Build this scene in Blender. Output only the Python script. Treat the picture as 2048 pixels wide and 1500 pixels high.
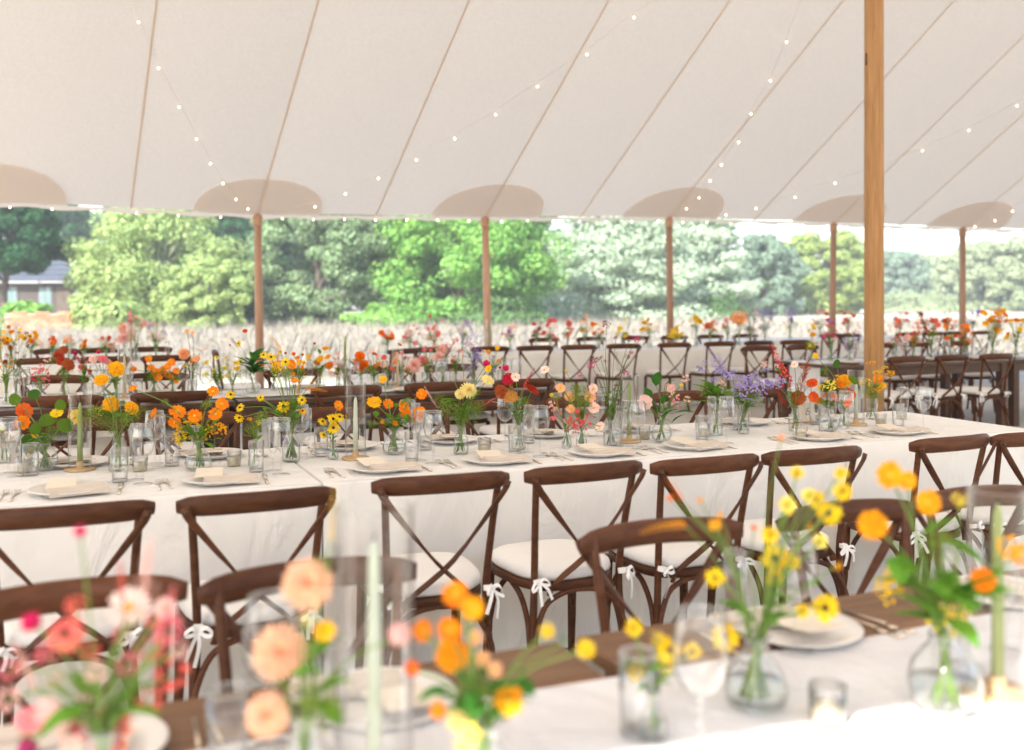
import bpy, math, random
import numpy as np
from mathutils import Vector, Matrix, Quaternion

random.seed(7); np.random.seed(7)
for _o in list(bpy.data.objects): bpy.data.objects.remove(_o)
SC = bpy.context.scene
COL = SC.collection
R = math.radians

# ------------------------------------------------------------------ camera, sky, sun, exposure
F, CX, YH, EYE = 2000.0, 1024.0, 592.0, 1.47          # photograph: 2048 x 1500 px
cam = bpy.data.cameras.new('camera'); camo = bpy.data.objects.new('camera', cam); COL.objects.link(camo)
camo.location = (0, 0, EYE); camo.rotation_euler = (R(90), 0, 0)
cam.sensor_width = 36.0; cam.lens = 36.0 * F / 2048.0; cam.shift_y = -(750.0 - YH) / 2048.0
cam.clip_start = 0.05; cam.clip_end = 3000
cam.dof.use_dof = True; cam.dof.focus_distance = 4.7; cam.dof.aperture_fstop = 1.85; cam.dof.aperture_blades = 0
SC.camera = camo
SUN_EL, SUN_AZ = 38.0, 212.0        # azimuth measured clockwise from +Y (view direction): sun behind and left of the camera
w = bpy.data.worlds.new('World'); SC.world = w; w.use_nodes = True
nt = w.node_tree; bg = nt.nodes['Background']
sky = nt.nodes.new('ShaderNodeTexSky'); sky.sky_type = 'NISHITA'; sky.sun_disc = False
sky.sun_elevation = R(SUN_EL); sky.sun_rotation = R(SUN_AZ); sky.air_density = 1.0; sky.dust_density = 2.0; sky.ozone_density = 1.0
nt.links.new(sky.outputs[0], bg.inputs[0]); bg.inputs[1].default_value = 0.15
sl = bpy.data.lights.new('sun', 'SUN'); sl.energy = 5.0; sl.angle = R(0.55); sl.color = (1.0, 0.96, 0.91)
so = bpy.data.objects.new('sun', sl); COL.objects.link(so)
sd = Vector((math.sin(R(SUN_AZ)) * math.cos(R(SUN_EL)), math.cos(R(SUN_AZ)) * math.cos(R(SUN_EL)), math.sin(R(SUN_EL))))
so.rotation_euler = (-sd).to_track_quat('-Z', 'Y').to_euler(); so.location = sd * 60
SC.view_settings.view_transform = 'Standard'; SC.view_settings.look = 'None'
SC.view_settings.exposure = 1.78; SC.view_settings.gamma = 1.0; SC.view_settings.use_curve_mapping = False
HAZE = 0.0015
cy = SC.cycles
cy.use_adaptive_sampling = True; cy.adaptive_threshold = 0.02; cy.transparent_max_bounces = 32; cy.max_bounces = 10; cy.diffuse_bounces = 5; cy.glossy_bounces = 3
cy.transmission_bounces = 8; cy.caustics_reflective = False; cy.caustics_refractive = False
cy.use_denoising = True; cy.sample_clamp_indirect = 6.0

# ------------------------------------------------------------------ helpers
TH = R(23.5); CT, ST = math.cos(TH), math.sin(TH)
def at(x, y, z):            # photo pixel -> point at height z
    Y = F * (EYE - z) / (y - YH); return Vector(((x - CX) / F * Y, Y, z))
def atY(x, y, Y):           # photo pixel -> point at depth Y
    return Vector(((x - CX) / F * Y, Y, EYE - (y - YH) / F * Y))
def uv(u, v, z=0.0):        # table-row frame -> world
    return Vector((u * CT - v * ST, u * ST + v * CT, z))
def u_at(x, v):             # u on the line v under photo column x
    a = (x - CX) / F
    return (v * ST + a * v * CT) / (CT - a * ST)
def tag(o, label=None, cat=None, group=None, kind=None):
    if label: o['label'] = label
    if cat: o['category'] = cat
    if group: o['group'] = group
    if kind: o['kind'] = kind
    return o
def empty(name, loc=(0, 0, 0), rz=0.0):
    o = bpy.data.objects.new(name, None); COL.objects.link(o); o.location = loc; o.rotation_euler = (0, 0, rz)
    o.empty_display_size = 0.05
    return o
def inst(name, mesh, parent=None, loc=(0, 0, 0), rot=None, scale=None):
    o = bpy.data.objects.new(name, mesh); COL.objects.link(o)
    if parent: o.parent = parent
    o.location = loc
    if rot is not None:
        if isinstance(rot, Quaternion): o.rotation_mode = 'QUATERNION'; o.rotation_quaternion = rot
        else: o.rotation_euler = rot
    if scale is not None: o.scale = scale if hasattr(scale, '__len__') else (scale,) * 3
    return o
def copy_tree(o, parent=None):
    c = o.copy(); COL.objects.link(c); c.parent = parent
    for ch in o.children: copy_tree(ch, c)
    return c
ORD = ['first', 'second', 'third', 'fourth', 'fifth', 'sixth', 'seventh', 'eighth', 'ninth', 'tenth', 'eleventh', 'twelfth', 'thirteenth', 'fourteenth', 'fifteenth', 'sixteenth', 'seventeenth', 'eighteenth', 'nineteenth', 'twentieth']

class MB:
    def __init__(s): s.v = []; s.f = []; s.m = []; s.mi = 0
    def quad(s, *p):
        n = len(s.v); s.v += [tuple(q) for q in p]; s.f.append(tuple(range(n, n + len(p)))); s.m.append(s.mi)
    def box(s, a, b, bev=0.0):
        x0, y0, z0 = a; x1, y1, z1 = b
        if bev <= 0:
            n = len(s.v)
            s.v += [(x0, y0, z0), (x1, y0, z0), (x1, y1, z0), (x0, y1, z0), (x0, y0, z1), (x1, y0, z1), (x1, y1, z1), (x0, y1, z1)]
            fs = [(0, 3, 2, 1), (4, 5, 6, 7), (0, 1, 5, 4), (1, 2, 6, 5), (2, 3, 7, 6), (3, 0, 4, 7)]
        else:
            n = len(s.v); c = bev
            for z, i in ((z0, c), (z0 + c, 0), (z1 - c, 0), (z1, c)):
                s.v += [(x0 + i, y0 + i, z), (x1 - i, y0 + i, z), (x1 - i, y1 - i, z), (x0 + i, y1 - i, z)]
            fs = [(3, 2, 1, 0), (12, 13, 14, 15)]
            for L in range(3):
                for k in range(4):
                    k2 = (k + 1) % 4; fs.append((L * 4 + k, L * 4 + k2, L * 4 + 4 + k2, L * 4 + 4 + k))
        for q in fs: s.f.append(tuple(n + i for i in q)); s.m.append(s.mi)
    def tube(s, path, rad, n=6, caps=True, flat=None, up=None):
        P = [Vector(p) for p in path]; k = len(P)
        rs = rad if hasattr(rad, '__len__') else [rad] * k
        base = len(s.v); prev = None
        for i in range(k):
            t = (P[min(i + 1, k - 1)] - P[max(i - 1, 0)])
            if t.length < 1e-9: t = Vector((0, 0, 1))
            t.normalize()
            if up is not None: a = Vector(up)
            elif prev is None: a = Vector((1, 0, 0)) if abs(t.x) < 0.8 else Vector((0, 1, 0))
            else: a = prev
            a = (a - t * a.dot(t))
            if a.length < 1e-6: a = t.orthogonal()
            a.normalize(); b = t.cross(a); prev = a
            for j in range(n):
                an = 2 * math.pi * (j + (0.5 if n == 4 else 0)) / n
                ra, rb = (rs[i], rs[i]) if flat is None else (rs[i] * flat[0], rs[i] * flat[1])
                s.v.append(tuple(P[i] + a * math.cos(an) * ra + b * math.sin(an) * rb))
        for i in range(k - 1):
            for j in range(n):
                j2 = (j + 1) % n
                s.f.append((base + i * n + j, base + i * n + j2, base + (i + 1) * n + j2, base + (i + 1) * n + j)); s.m.append(s.mi)
        if caps:
            s.f.append(tuple(base + j for j in reversed(range(n)))); s.m.append(s.mi)
            s.f.append(tuple(base + (k - 1) * n + j for j in range(n))); s.m.append(s.mi)
    def lathe(s, prof, n=20, c=(0, 0, 0), close=False):
        base = len(s.v); k = len(prof)
        for r, z in prof:
            for j in range(n):
                an = 2 * math.pi * j / n; s.v.append((c[0] + r * math.cos(an), c[1] + r * math.sin(an), c[2] + z))
        for i in range(k - 1):
            for j in range(n):
                j2 = (j + 1) % n
                s.f.append((base + i * n + j, base + i * n + j2, base + (i + 1) * n + j2, base + (i + 1) * n + j)); s.m.append(s.mi)
        if close:
            s.f.append(tuple(base + j for j in reversed(range(n)))); s.m.append(s.mi)
            s.f.append(tuple(base + (k - 1) * n + j for j in range(n))); s.m.append(s.mi)
    def grid(s, fn, nu, nv):
        b = len(s.v)
        for i in range(nu + 1):
            for j in range(nv + 1): s.v.append(tuple(fn(i / nu, j / nv)))
        for i in range(nu):
            for j in range(nv):
                a = b + i * (nv + 1) + j
                s.f.append((a, a + nv + 1, a + nv + 2, a + 1)); s.m.append(s.mi)
    def mesh(s, name, mats, smooth=True):
        me = bpy.data.meshes.new(name); me.from_pydata(s.v, [], s.f)
        mats = mats if isinstance(mats, (list, tuple)) else [mats]
        for m in mats: me.materials.append(m)
        if len(mats) > 1: me.polygons.foreach_set('material_index', s.m)
        if smooth: me.polygons.foreach_set('use_smooth', [True] * len(s.f))
        me.update(); return me
    def build(s, name, mats, parent=None, smooth=True, **k):
        return inst(name, s.mesh(name, mats, smooth), parent, **k)
def catmull(pts, n=4):
    P = [Vector(p) for p in pts]; out = []
    Q = [P[0] * 2 - P[1]] + P + [P[-1] * 2 - P[-2]]
    for i in range(1, len(Q) - 2):
        a, b, c, d = Q[i - 1], Q[i], Q[i + 1], Q[i + 2]
        for k in range(n):
            t = k / n
            out.append(0.5 * ((2 * b) + (c - a) * t + (2 * a - 5 * b + 4 * c - d) * t * t + (3 * b - a - 3 * c + d) * t ** 3))
    out.append(P[-1]); return out

# ------------------------------------------------------------------ materials
def newmat(name):
    m = bpy.data.materials.new(name); m.use_nodes = True; n = m.node_tree; n.nodes.clear()
    out = n.nodes.new('ShaderNodeOutputMaterial'); return m, n, out
def N(n, t, **k):
    o = n.nodes.new(t)
    for a, b in k.items():
        if a in o.inputs: o.inputs[a].default_value = b
        else: setattr(o, a, b)
    return o
def ramp(n, fac, stops):
    r = n.nodes.new('ShaderNodeValToRGB'); e = r.color_ramp.elements
    while len(e) < len(stops): e.new(0.5)
    for i, (p, c) in enumerate(stops): e[i].position = p; e[i].color = (*c, 1)
    n.links.new(fac, r.inputs[0]); return r.outputs[0]
def objcoord(n, scale=(1, 1, 1)):
    t = n.nodes.new('ShaderNodeTexCoord'); mp = n.nodes.new('ShaderNodeMapping'); mp.inputs['Scale'].default_value = scale
    n.links.new(t.outputs['Object'], mp.inputs[0]); return mp.outputs[0]
def m_principled(name, col, rough=0.5, noise=0.0, nscale=20, spec=0.5, bump=0.0, bscale=200, metal=0.0, stretch=(1, 1, 1), sheen=0.0, wrinkle=0.0):
    m, n, out = newmat(name); p = N(n, 'ShaderNodeBsdfPrincipled'); p.inputs['Base Color'].default_value = (*col, 1)
    p.inputs['Roughness'].default_value = rough; p.inputs['Specular IOR Level'].default_value = spec; p.inputs['Metallic'].default_value = metal
    if sheen: p.inputs['Sheen Weight'].default_value = sheen
    if noise > 0:
        tx = N(n, 'ShaderNodeTexNoise'); tx.inputs['Scale'].default_value = nscale; tx.inputs['Detail'].default_value = 5
        n.links.new(objcoord(n, stretch), tx.inputs['Vector'])
        c = ramp(n, tx.outputs['Fac'], [(0.25, tuple(x * (1 - noise) for x in col)), (0.75, tuple(min(1, x * (1 + noise)) for x in col))])
        n.links.new(c, p.inputs['Base Color'])
    if bump > 0:
        tb = N(n, 'ShaderNodeTexNoise'); tb.inputs['Scale'].default_value = bscale; tb.inputs['Detail'].default_value = 3
        n.links.new(objcoord(n, stretch), tb.inputs['Vector'])
        b = N(n, 'ShaderNodeBump'); b.inputs['Strength'].default_value = bump; b.inputs['Distance'].default_value = 0.004
        n.links.new(tb.outputs['Fac'], b.inputs['Height']); n.links.new(b.outputs[0], p.inputs['Normal'])
        if wrinkle > 0:
            t2 = N(n, 'ShaderNodeTexNoise'); t2.inputs['Scale'].default_value = 5.5; t2.inputs['Detail'].default_value = 3; t2.inputs['Distortion'].default_value = 1.2; n.links.new(objcoord(n, (1, 1, .45)), t2.inputs['Vector'])
            b2 = N(n, 'ShaderNodeBump'); b2.inputs['Strength'].default_value = wrinkle; b2.inputs['Distance'].default_value = 0.05
            n.links.new(t2.outputs['Fac'], b2.inputs['Height']); n.links.new(b2.outputs[0], b.inputs['Normal'])
    n.links.new(p.outputs[0], out.inputs[0]); return m
def m_wood(name, c0, c1, rough=0.38, scale=6.0, stretch=(1, 12, 12), bump=0.15, coat=0.0, spec=0.4):
    m, n, out = newmat(name); p = N(n, 'ShaderNodeBsdfPrincipled'); co = objcoord(n, stretch)
    oi = n.nodes.new('ShaderNodeObjectInfo')
    tx = N(n, 'ShaderNodeTexNoise', noise_dimensions='4D'); tx.inputs['Scale'].default_value = scale; tx.inputs['Detail'].default_value = 6; tx.inputs['Distortion'].default_value = 0.6
    mu = N(n, 'ShaderNodeMath', operation='MULTIPLY'); mu.inputs[1].default_value = 40
    n.links.new(oi.outputs['Random'], mu.inputs[0]); n.links.new(mu.outputs[0], tx.inputs['W']); n.links.new(co, tx.inputs['Vector'])
    hv = N(n, 'ShaderNodeHueSaturation'); mr = N(n, 'ShaderNodeMapRange'); mr.inputs['To Min'].default_value = .78; mr.inputs['To Max'].default_value = 1.2
    n.links.new(oi.outputs['Random'], mr.inputs['Value']); n.links.new(mr.outputs[0], hv.inputs['Value'])
    n.links.new(ramp(n, tx.outputs['Fac'], [(0.3, c0), (0.7, c1)]), hv.inputs['Color']); n.links.new(hv.outputs[0], p.inputs['Base Color'])
    p.inputs['Specular IOR Level'].default_value = spec; p.inputs['Roughness'].default_value = rough; p.inputs['Coat Weight'].default_value = coat; p.inputs['Coat Roughness'].default_value = 0.25
    b = N(n, 'ShaderNodeBump'); b.inputs['Strength'].default_value = bump; b.inputs['Distance'].default_value = 0.003
    n.links.new(tx.outputs['Fac'], b.inputs['Height']); n.links.new(b.outputs[0], p.inputs['Normal'])
    n.links.new(p.outputs[0], out.inputs[0]); return m
def m_trans(name, col, tcol, mix=0.5, noise=0.0, nscale=10, island=0.0, rough=0.6, spec=0.0, bump=0.0, bscale=300):
    # cloth, petals and leaves: diffuse on the lit side, glowing through from the other
    m, n, out = newmat(name); d = N(n, 'ShaderNodeBsdfDiffuse'); t = N(n, 'ShaderNodeBsdfTranslucent'); mx = N(n, 'ShaderNodeMixShader')
    d.inputs[0].default_value = (*col, 1); t.inputs[0].default_value = (*tcol, 1); mx.inputs[0].default_value = mix
    if island > 0 or noise > 0:
        for sh, c in ((d, col), (t, tcol)):
            hs = N(n, 'ShaderNodeHueSaturation'); hs.inputs['Color'].default_value = (*c, 1)
            mr = N(n, 'ShaderNodeMapRange'); a = island or noise
            mr.inputs['To Min'].default_value = 1 - a; mr.inputs['To Max'].default_value = 1 + a
            if island > 0: g = n.nodes.new('ShaderNodeNewGeometry'); n.links.new(g.outputs['Random Per Island'], mr.inputs['Value'])
            else:
                tx = N(n, 'ShaderNodeTexNoise'); tx.inputs['Scale'].default_value = nscale; tx.inputs['Detail'].default_value = 4
                mr.inputs['From Min'].default_value = 0.3; mr.inputs['From Max'].default_value = 0.7
                n.links.new(objcoord(n), tx.inputs['Vector']); n.links.new(tx.outputs['Fac'], mr.inputs['Value'])
            n.links.new(mr.outputs[0], hs.inputs['Value'])
            if island > 0:
                m2 = N(n, 'ShaderNodeMapRange'); m2.inputs['To Min'].default_value = 0.5 - island * 0.07; m2.inputs['To Max'].default_value = 0.5 + island * 0.07
                w2 = N(n, 'ShaderNodeMath', operation='FRACT'); w3 = N(n, 'ShaderNodeMath', operation='MULTIPLY'); w3.inputs[1].default_value = 7.31
                n.links.new(g.outputs['Random Per Island'], w3.inputs[0]); n.links.new(w3.outputs[0], w2.inputs[0]); n.links.new(w2.outputs[0], m2.inputs['Value'])
                n.links.new(m2.outputs[0], hs.inputs['Hue'])
            n.links.new(hs.outputs[0], sh.inputs[0])
    if bump > 0:
        tb = N(n, 'ShaderNodeTexNoise'); tb.inputs['Scale'].default_value = bscale; n.links.new(objcoord(n), tb.inputs['Vector'])
        b = N(n, 'ShaderNodeBump'); b.inputs['Strength'].default_value = bump; b.inputs['Distance'].default_value = 0.002
        n.links.new(tb.outputs['Fac'], b.inputs['Height']); n.links.new(b.outputs[0], d.inputs['Normal'])
    n.links.new(d.outputs[0], mx.inputs[1]); n.links.new(t.outputs[0], mx.inputs[2]); last = mx.outputs[0]
    if spec > 0:
        g = N(n, 'ShaderNodeBsdfGlossy'); g.inputs['Roughness'].default_value = 0.35; m3 = N(n, 'ShaderNodeMixShader'); m3.inputs[0].default_value = spec
        n.links.new(last, m3.inputs[1]); n.links.new(g.outputs[0], m3.inputs[2]); last = m3.outputs[0]
    n.links.new(last, out.inputs[0]); return m
def m_glass(name, tint=(0.994, 0.997, 0.996), base=0.045, edge=0.95, power=1.9, rough=0.02):
    # thin-walled clear glass: see-through head-on, mirror-like towards its edges
    m, n, out = newmat(name); t = N(n, 'ShaderNodeBsdfTransparent'); t.inputs[0].default_value = (*tint, 1)
    g = N(n, 'ShaderNodeBsdfGlossy'); g.inputs['Roughness'].default_value = rough
    lw = N(n, 'ShaderNodeLayerWeight'); lw.inputs['Blend'].default_value = 0.5
    pw = N(n, 'ShaderNodeMath', operation='POWER'); pw.inputs[1].default_value = power
    mu = N(n, 'ShaderNodeMath', operation='MULTIPLY_ADD'); mu.inputs[1].default_value = edge; mu.inputs[2].default_value = base
    mx = N(n, 'ShaderNodeMixShader'); p2 = N(n, 'ShaderNodeMath', operation='POWER'); p2.inputs[1].default_value = 4.0
    mc = N(n, 'ShaderNodeMix', data_type='RGBA'); mc.inputs['A'].default_value = (*tint, 1); mc.inputs['B'].default_value = tuple(x * .62 for x in tint) + (1,)
    mc.inputs[6].default_value = (*tint, 1); mc.inputs[7].default_value = tuple(x * .62 for x in tint) + (1,)
    n.links.new(lw.outputs['Facing'], p2.inputs[0]); n.links.new(p2.outputs[0], mc.inputs[0]); n.links.new(mc.outputs[2], t.inputs[0])
    n.links.new(lw.outputs['Facing'], pw.inputs[0]); n.links.new(pw.outputs[0], mu.inputs[0]); n.links.new(mu.outputs[0], mx.inputs[0])
    n.links.new(t.outputs[0], mx.inputs[1]); n.links.new(g.outputs[0], mx.inputs[2]); n.links.new(mx.outputs[0], out.inputs[0]); return m
def m_emit(name, col, s):
    m, n, out = newmat(name); e = N(n, 'ShaderNodeEmission'); e.inputs[0].default_value = (*col, 1); e.inputs[1].default_value = s
    n.links.new(e.outputs[0], out.inputs[0]); return m

M = {}
M['sail'] = m_trans('sailcloth', (0.75, 0.672, 0.595), (0.440, 0.392, 0.334), 0.40, noise=0.05, nscale=38, bump=0.25, bscale=420)
M['sail2'] = m_trans('sailcloth_double', (0.70, 0.62, 0.55), (0.92, 0.83, 0.75), 0.72)
M['seam'] = m_trans('sailcloth_seam', (0.64, 0.53, 0.42), (0.86, 0.71, 0.57), 0.68)
M['chair'] = m_wood('chair_wood', (0.058, 0.018, 0.0065), (0.108, 0.039, 0.0155), 0.40, 7, (2, 2, 7), 0.06, 0.0, 0.18)
M['farm'] = m_wood('farm_table_wood', (0.145, 0.066, 0.026), (0.25, 0.125, 0.056), 0.5, 4, (1.2, 14, 14), 0.15, 0.0)
M['farm_dark'] = m_wood('dark_table_wood', (0.050, 0.020, 0.009), (0.10, 0.042, 0.018), 0.42, 4, (1.2, 14, 14), 0.15, 0.1)
M['pole'] = m_wood('tent_pole_wood', (0.30, 0.15, 0.055), (0.46, 0.25, 0.105), 0.55, 4, (9, 9, 0.7), 0.25)
M['pole2'] = m_wood('side_pole_wood', (0.36, 0.20, 0.12), (0.50, 0.30, 0.19), 0.55, 4, (9, 9, 0.7), 0.2)
M['cloth'] = m_principled('linen_cloth', (0.72, 0.685, 0.645), 0.9, 0.04, 5, 0.1, 0.35, 480, sheen=0.2, wrinkle=0.55)
M['runner'] = m_principled('runner_cloth', (0.64, 0.615, 0.60), 0.9, 0.03, 9, 0.1, 0.3, 420, sheen=0.2, wrinkle=0.5)
M['cushion'] = m_principled('cushion_canvas', (0.72, 0.69, 0.65), 0.92, 0.03, 12, 0.1, 0.3, 350)
M['tie'] = m_principled('cotton_tie', (0.82, 0.80, 0.77), 0.9, 0.02, 12, 0.1)
M['napkin'] = m_principled('napkin_linen', (0.58, 0.50, 0.42), 0.92, 0.06, 30, 0.1, 0.4, 500)
M['paper'] = m_principled('handmade_paper', (0.70, 0.62, 0.51), 0.9, 0.06, 14, 0.1)
M['china'] = m_principled('ceramic', (0.74, 0.70, 0.655), 0.3, 0.02, 8, 0.5)
M['steel'] = m_principled('champagne_steel', (0.78, 0.66, 0.53), 0.25, 0, metal=1.0)
M['brass'] = m_principled('screw_brass', (0.10, 0.05, 0.03), 0.4, 0, metal=0.6)
M['glass'] = m_glass('clear_glass')
M['water'] = m_glass('vase_water', (0.95, 0.975, 0.96), 0.03, 0.45, 2.5)
M['wax_green'] = m_trans('wax_sage', (0.36, 0.42, 0.17), (0.38, 0.42, 0.17), 0.3)
M['wax_pale'] = m_trans('wax_pale_green', (0.66, 0.71, 0.58), (0.64, 0.68, 0.52), 0.3)
M['wax_cream'] = m_trans('wax_cream', (0.80, 0.70, 0.50), (0.80, 0.68, 0.46), 0.4)
M['holder'] = m_wood('holder_wood', (0.42, 0.25, 0.11), (0.58, 0.38, 0.19), 0.5, 8, (1, 8, 8), 0.1)
M['wick'] = m_principled('wick', (0.03, 0.025, 0.02), 0.9)
M['ink'] = m_principled('ink', (0.02, 0.018, 0.016), 0.8)
M['stem'] = m_trans('stem_green', (0.17, 0.27, 0.05), (0.20, 0.32, 0.05), 0.25, spec=0.04)
M['stem_dark'] = m_trans('stem_dark', (0.10, 0.14, 0.045), (0.1, 0.15, 0.04), 0.2)
M['leaf'] = m_trans('leaf_green', (0.085, 0.185, 0.025), (0.18, 0.34, 0.03), 0.4, island=0.3)
M['leaf_dark'] = m_trans('leaf_deep', (0.040, 0.12, 0.022), (0.08, 0.22, 0.025), 0.35, island=0.25)
M['dill'] = m_trans('dill_green', (0.20, 0.29, 0.05), (0.28, 0.38, 0.06), 0.4, island=0.3)
M['cone'] = m_principled('dark_cone', (0.035, 0.016, 0.010), 0.9, 0.3, 300)
M['eye'] = m_principled('yellow_eye', (0.75, 0.42, 0.03), 0.9, 0.2, 300)
M['bulb'] = m_emit('lit_bulb', (1.0, 0.80, 0.52), 5.0)
M['cable'] = m_principled('cable_white', (0.66, 0.60, 0.53), 0.6)
M['socket'] = m_principled('socket_tan', (0.45, 0.30, 0.20), 0.5)
M['bark'] = m_principled('bark_grey', (0.22, 0.20, 0.17), 0.95, 0.35, 3, 0.1)
M['bark_dark'] = m_principled('bark_dark', (0.085, 0.068, 0.055), 0.95, 0.3, 3, 0.1)
COLS = dict(amber=(0.87, 0.34, 0.012), apricot=(0.90, 0.56, 0.37), yellow=(0.84, 0.56, 0.02), lemon=(0.86, 0.68, 0.10), gold=(0.86, 0.43, 0.015), orange=(0.86, 0.235, 0.012), redor=(0.72, 0.10, 0.02),
            coral=(0.80, 0.17, 0.13), pink=(0.82, 0.24, 0.27), pale=(0.87, 0.56, 0.50), blush=(0.90, 0.70, 0.62), magenta=(0.55, 0.06, 0.19), crimson=(0.56, 0.02, 0.05), cerise=(0.72, 0.03, 0.12),
            maroon=(0.20, 0.022, 0.045), rust=(0.42, 0.095, 0.03), brick=(0.46, 0.05, 0.025), tan=(0.62, 0.29, 0.07), peach=(0.88, 0.45, 0.23), cream=(0.88, 0.76, 0.34), lav=(0.46, 0.38, 0.68), violet=(0.29, 0.20, 0.52), white=(0.85, 0.82, 0.76))
def pm(c):
    k = 'petal_' + c
    if k not in M:
        a = COLS[c]; M[k] = m_trans(k, a, tuple(min(0.95, x * 1.05 + 0.01) for x in a), 0.38, island=0.13)
    return M[k]

# ------------------------------------------------------------------ ground
def m_ground():
    m, n, out = newmat('lawn'); p = N(n, 'ShaderNodeBsdfPrincipled'); p.inputs['Roughness'].default_value = 0.95; p.inputs['Specular IOR Level'].default_value = 0.1
    co = objcoord(n); a = N(n, 'ShaderNodeTexNoise'); a.inputs['Scale'].default_value = 0.35; a.inputs['Detail'].default_value = 8; n.links.new(co, a.inputs['Vector'])
    n.links.new(ramp(n, a.outputs['Fac'], [(0.25, (0.20, 0.23, 0.11)), (0.45, (0.34, 0.32, 0.25)), (0.7, (0.40, 0.37, 0.32))]), p.inputs['Base Color'])
    n.links.new(p.outputs[0], out.inputs[0]); return m
def m_floor():
    m, n, out = newmat('tent_floor'); p = N(n, 'ShaderNodeBsdfPrincipled'); p.inputs['Roughness'].default_value = 0.8; p.inputs['Specular IOR Level'].default_value = 0.2
    co = objcoord(n); a = N(n, 'ShaderNodeTexNoise'); a.inputs['Scale'].default_value = 1.3; a.inputs['Detail'].default_value = 8; n.links.new(co, a.inputs['Vector'])
    n.links.new(ramp(n, a.outputs['Fac'], [(0.3, (0.40, 0.37, 0.33)), (0.7, (0.50, 0.465, 0.42))]), p.inputs['Base Color'])
    n.links.new(p.outputs[0], out.inputs[0]); return m
b = MB(); b.grid(lambda i, j: ((i - 0.5) * 1600, -300 + j * 1400, -0.03), 40, 40)
tag(b.build('ground', m_ground(), smooth=False), kind='structure')

# ------------------------------------------------------------------ tent frame of reference
TT = R(20.0); E_DIR = Vector((math.cos(TT), math.sin(TT), 0)); PHI = R(25.7); S_DIR = Vector((math.sin(PHI), -math.cos(PHI), 0)); SLOPE = 0.66
P3 = Vector(((970 - CX) / F * 15.0, 15.0, 0))
POLE_PX = [(-14, 403), (515, 428), (970, 433), (1338, 434), (1667, 445), (1925, 455)]
poles = []
for x, y in POLE_PX:
    a = (x - CX) / F; k = math.tan(TT); Y = (P3.y - k * P3.x) / (1 - k * a); X = a * Y
    poles.append((X, Y, EYE + (YH - y) / F * Y))
A_of = lambda X, Y: (Vector((X, Y, 0)) - P3).dot(E_DIR)
pa = [A_of(p[0], p[1]) for p in poles]; ph = [p[2] for p in poles]
LEFT, RIGHT, DEPTH = -16.0, 18.5, 7.22
xs = [LEFT] + pa + [RIGHT]; hs_ = [ph[0]] + ph + [ph[-1]]
def eave_h(a): return float(np.interp(a, xs, hs_))
def roof(a, t):
    sag = 0.05 * math.sin(math.pi * min(1, t / DEPTH)) if t <= DEPTH else 0
    z = eave_h(a) + SLOPE * (t if t <= DEPTH else 2 * DEPTH - t) - sag
    p = P3 + E_DIR * a + S_DIR * t; return Vector((p.x, p.y, z))
def roof_px(x, y, drop=0.1):    # where the sight line through a photo pixel meets the roof, minus a little
    lo, hi = 6.0, 20.0
    DET = E_DIR.x * S_DIR.y - E_DIR.y * S_DIR.x
    def g(Y):
        p = atY(x, y, Y); d = Vector((p.x, p.y, 0)) - P3
        t = (E_DIR.x * d.y - E_DIR.y * d.x) / DET; a = (d.x * S_DIR.y - d.y * S_DIR.x) / DET
        return p.z - (eave_h(a) + SLOPE * t - drop), t
    for _ in range(40):
        mid = (lo + hi) / 2; v, t = g(mid)
        if v > 0: hi = mid
        else: lo = mid
    return atY(x, y, (lo + hi) / 2)
c0 = P3 + E_DIR * (LEFT - 0.5); 
b = MB(); q = [P3 + E_DIR * LEFT - S_DIR * 0.6, P3 + E_DIR * RIGHT - S_DIR * 0.6, P3 + E_DIR * RIGHT + S_DIR * 14, P3 + E_DIR * LEFT + S_DIR * 14]
b.quad(*[(p.x, p.y, 0.0) for p in q]); tag(b.build('floor', m_floor(), smooth=False), kind='structure')

tent = empty('sailcloth_tent', (P3.x, P3.y, 0)); tag(tent, 'cream sailcloth marquee roof with sewn seams and darker pole patches', 'tent')
def child_mesh(b, name, mat, root, smooth=True):
    o = root.location; b.v = [(x - o[0], y - o[1], z - o[2]) for x, y, z in b.v]
    return b.build(name, mat, root, smooth)
cuts = [LEFT]
allp = sorted(set(pa))
extra_l = [pa[0] - 3.2 * k for k in (3, 2, 1)]; extra_r = [pa[-1] + 3.1 * k for k in (1, 2)]
full = [x for x in extra_l + allp + extra_r if LEFT < x < RIGHT]
seams = []
for i, x in enumerate(full):
    seams.append(x)
    if i + 1 < len(full): seams.append((x + full[i + 1]) / 2)
edges = [LEFT] + seams + [RIGHT]
for i in range(len(edges) - 1):
    a0, a1 = edges[i], edges[i + 1]
    for t0, t1 in ((0, DEPTH), (DEPTH, 2 * DEPTH)):
        b = MB(); b.grid(lambda p, q_: roof(a0 + (a1 - a0) * p, t0 + (t1 - t0) * q_) + Vector((0, 0, 0.012 * math.sin(math.pi * p))), 4, 10)
        child_mesh(b, 'roof_panel', M['sail'], tent)
for x in seams:
    b = MB(); b.grid(lambda p, q_: roof(x + (p - 0.5) * 0.026, 0.0 + DEPTH * q_) - Vector((0, 0, 0.012)), 1, 16)
    child_mesh(b, 'seam', M['seam'], tent)
for i, x in enumerate(full):
    b = MB(); n = 28; ring = []
    for k in range(n + 1):
        an = math.pi * k / n; ring.append(roof(x + 0.86 * math.cos(an), 0.02 + 0.66 * math.sin(an) ** 0.85) - Vector((0, 0, 0.022)))
    c = roof(x, 0.02) - Vector((0, 0, 0.022))
    for k in range(n): b.quad(c, ring[k], ring[k + 1])
    child_mesh(b, 'pole_patch', M['sail2'], tent, False)
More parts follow.
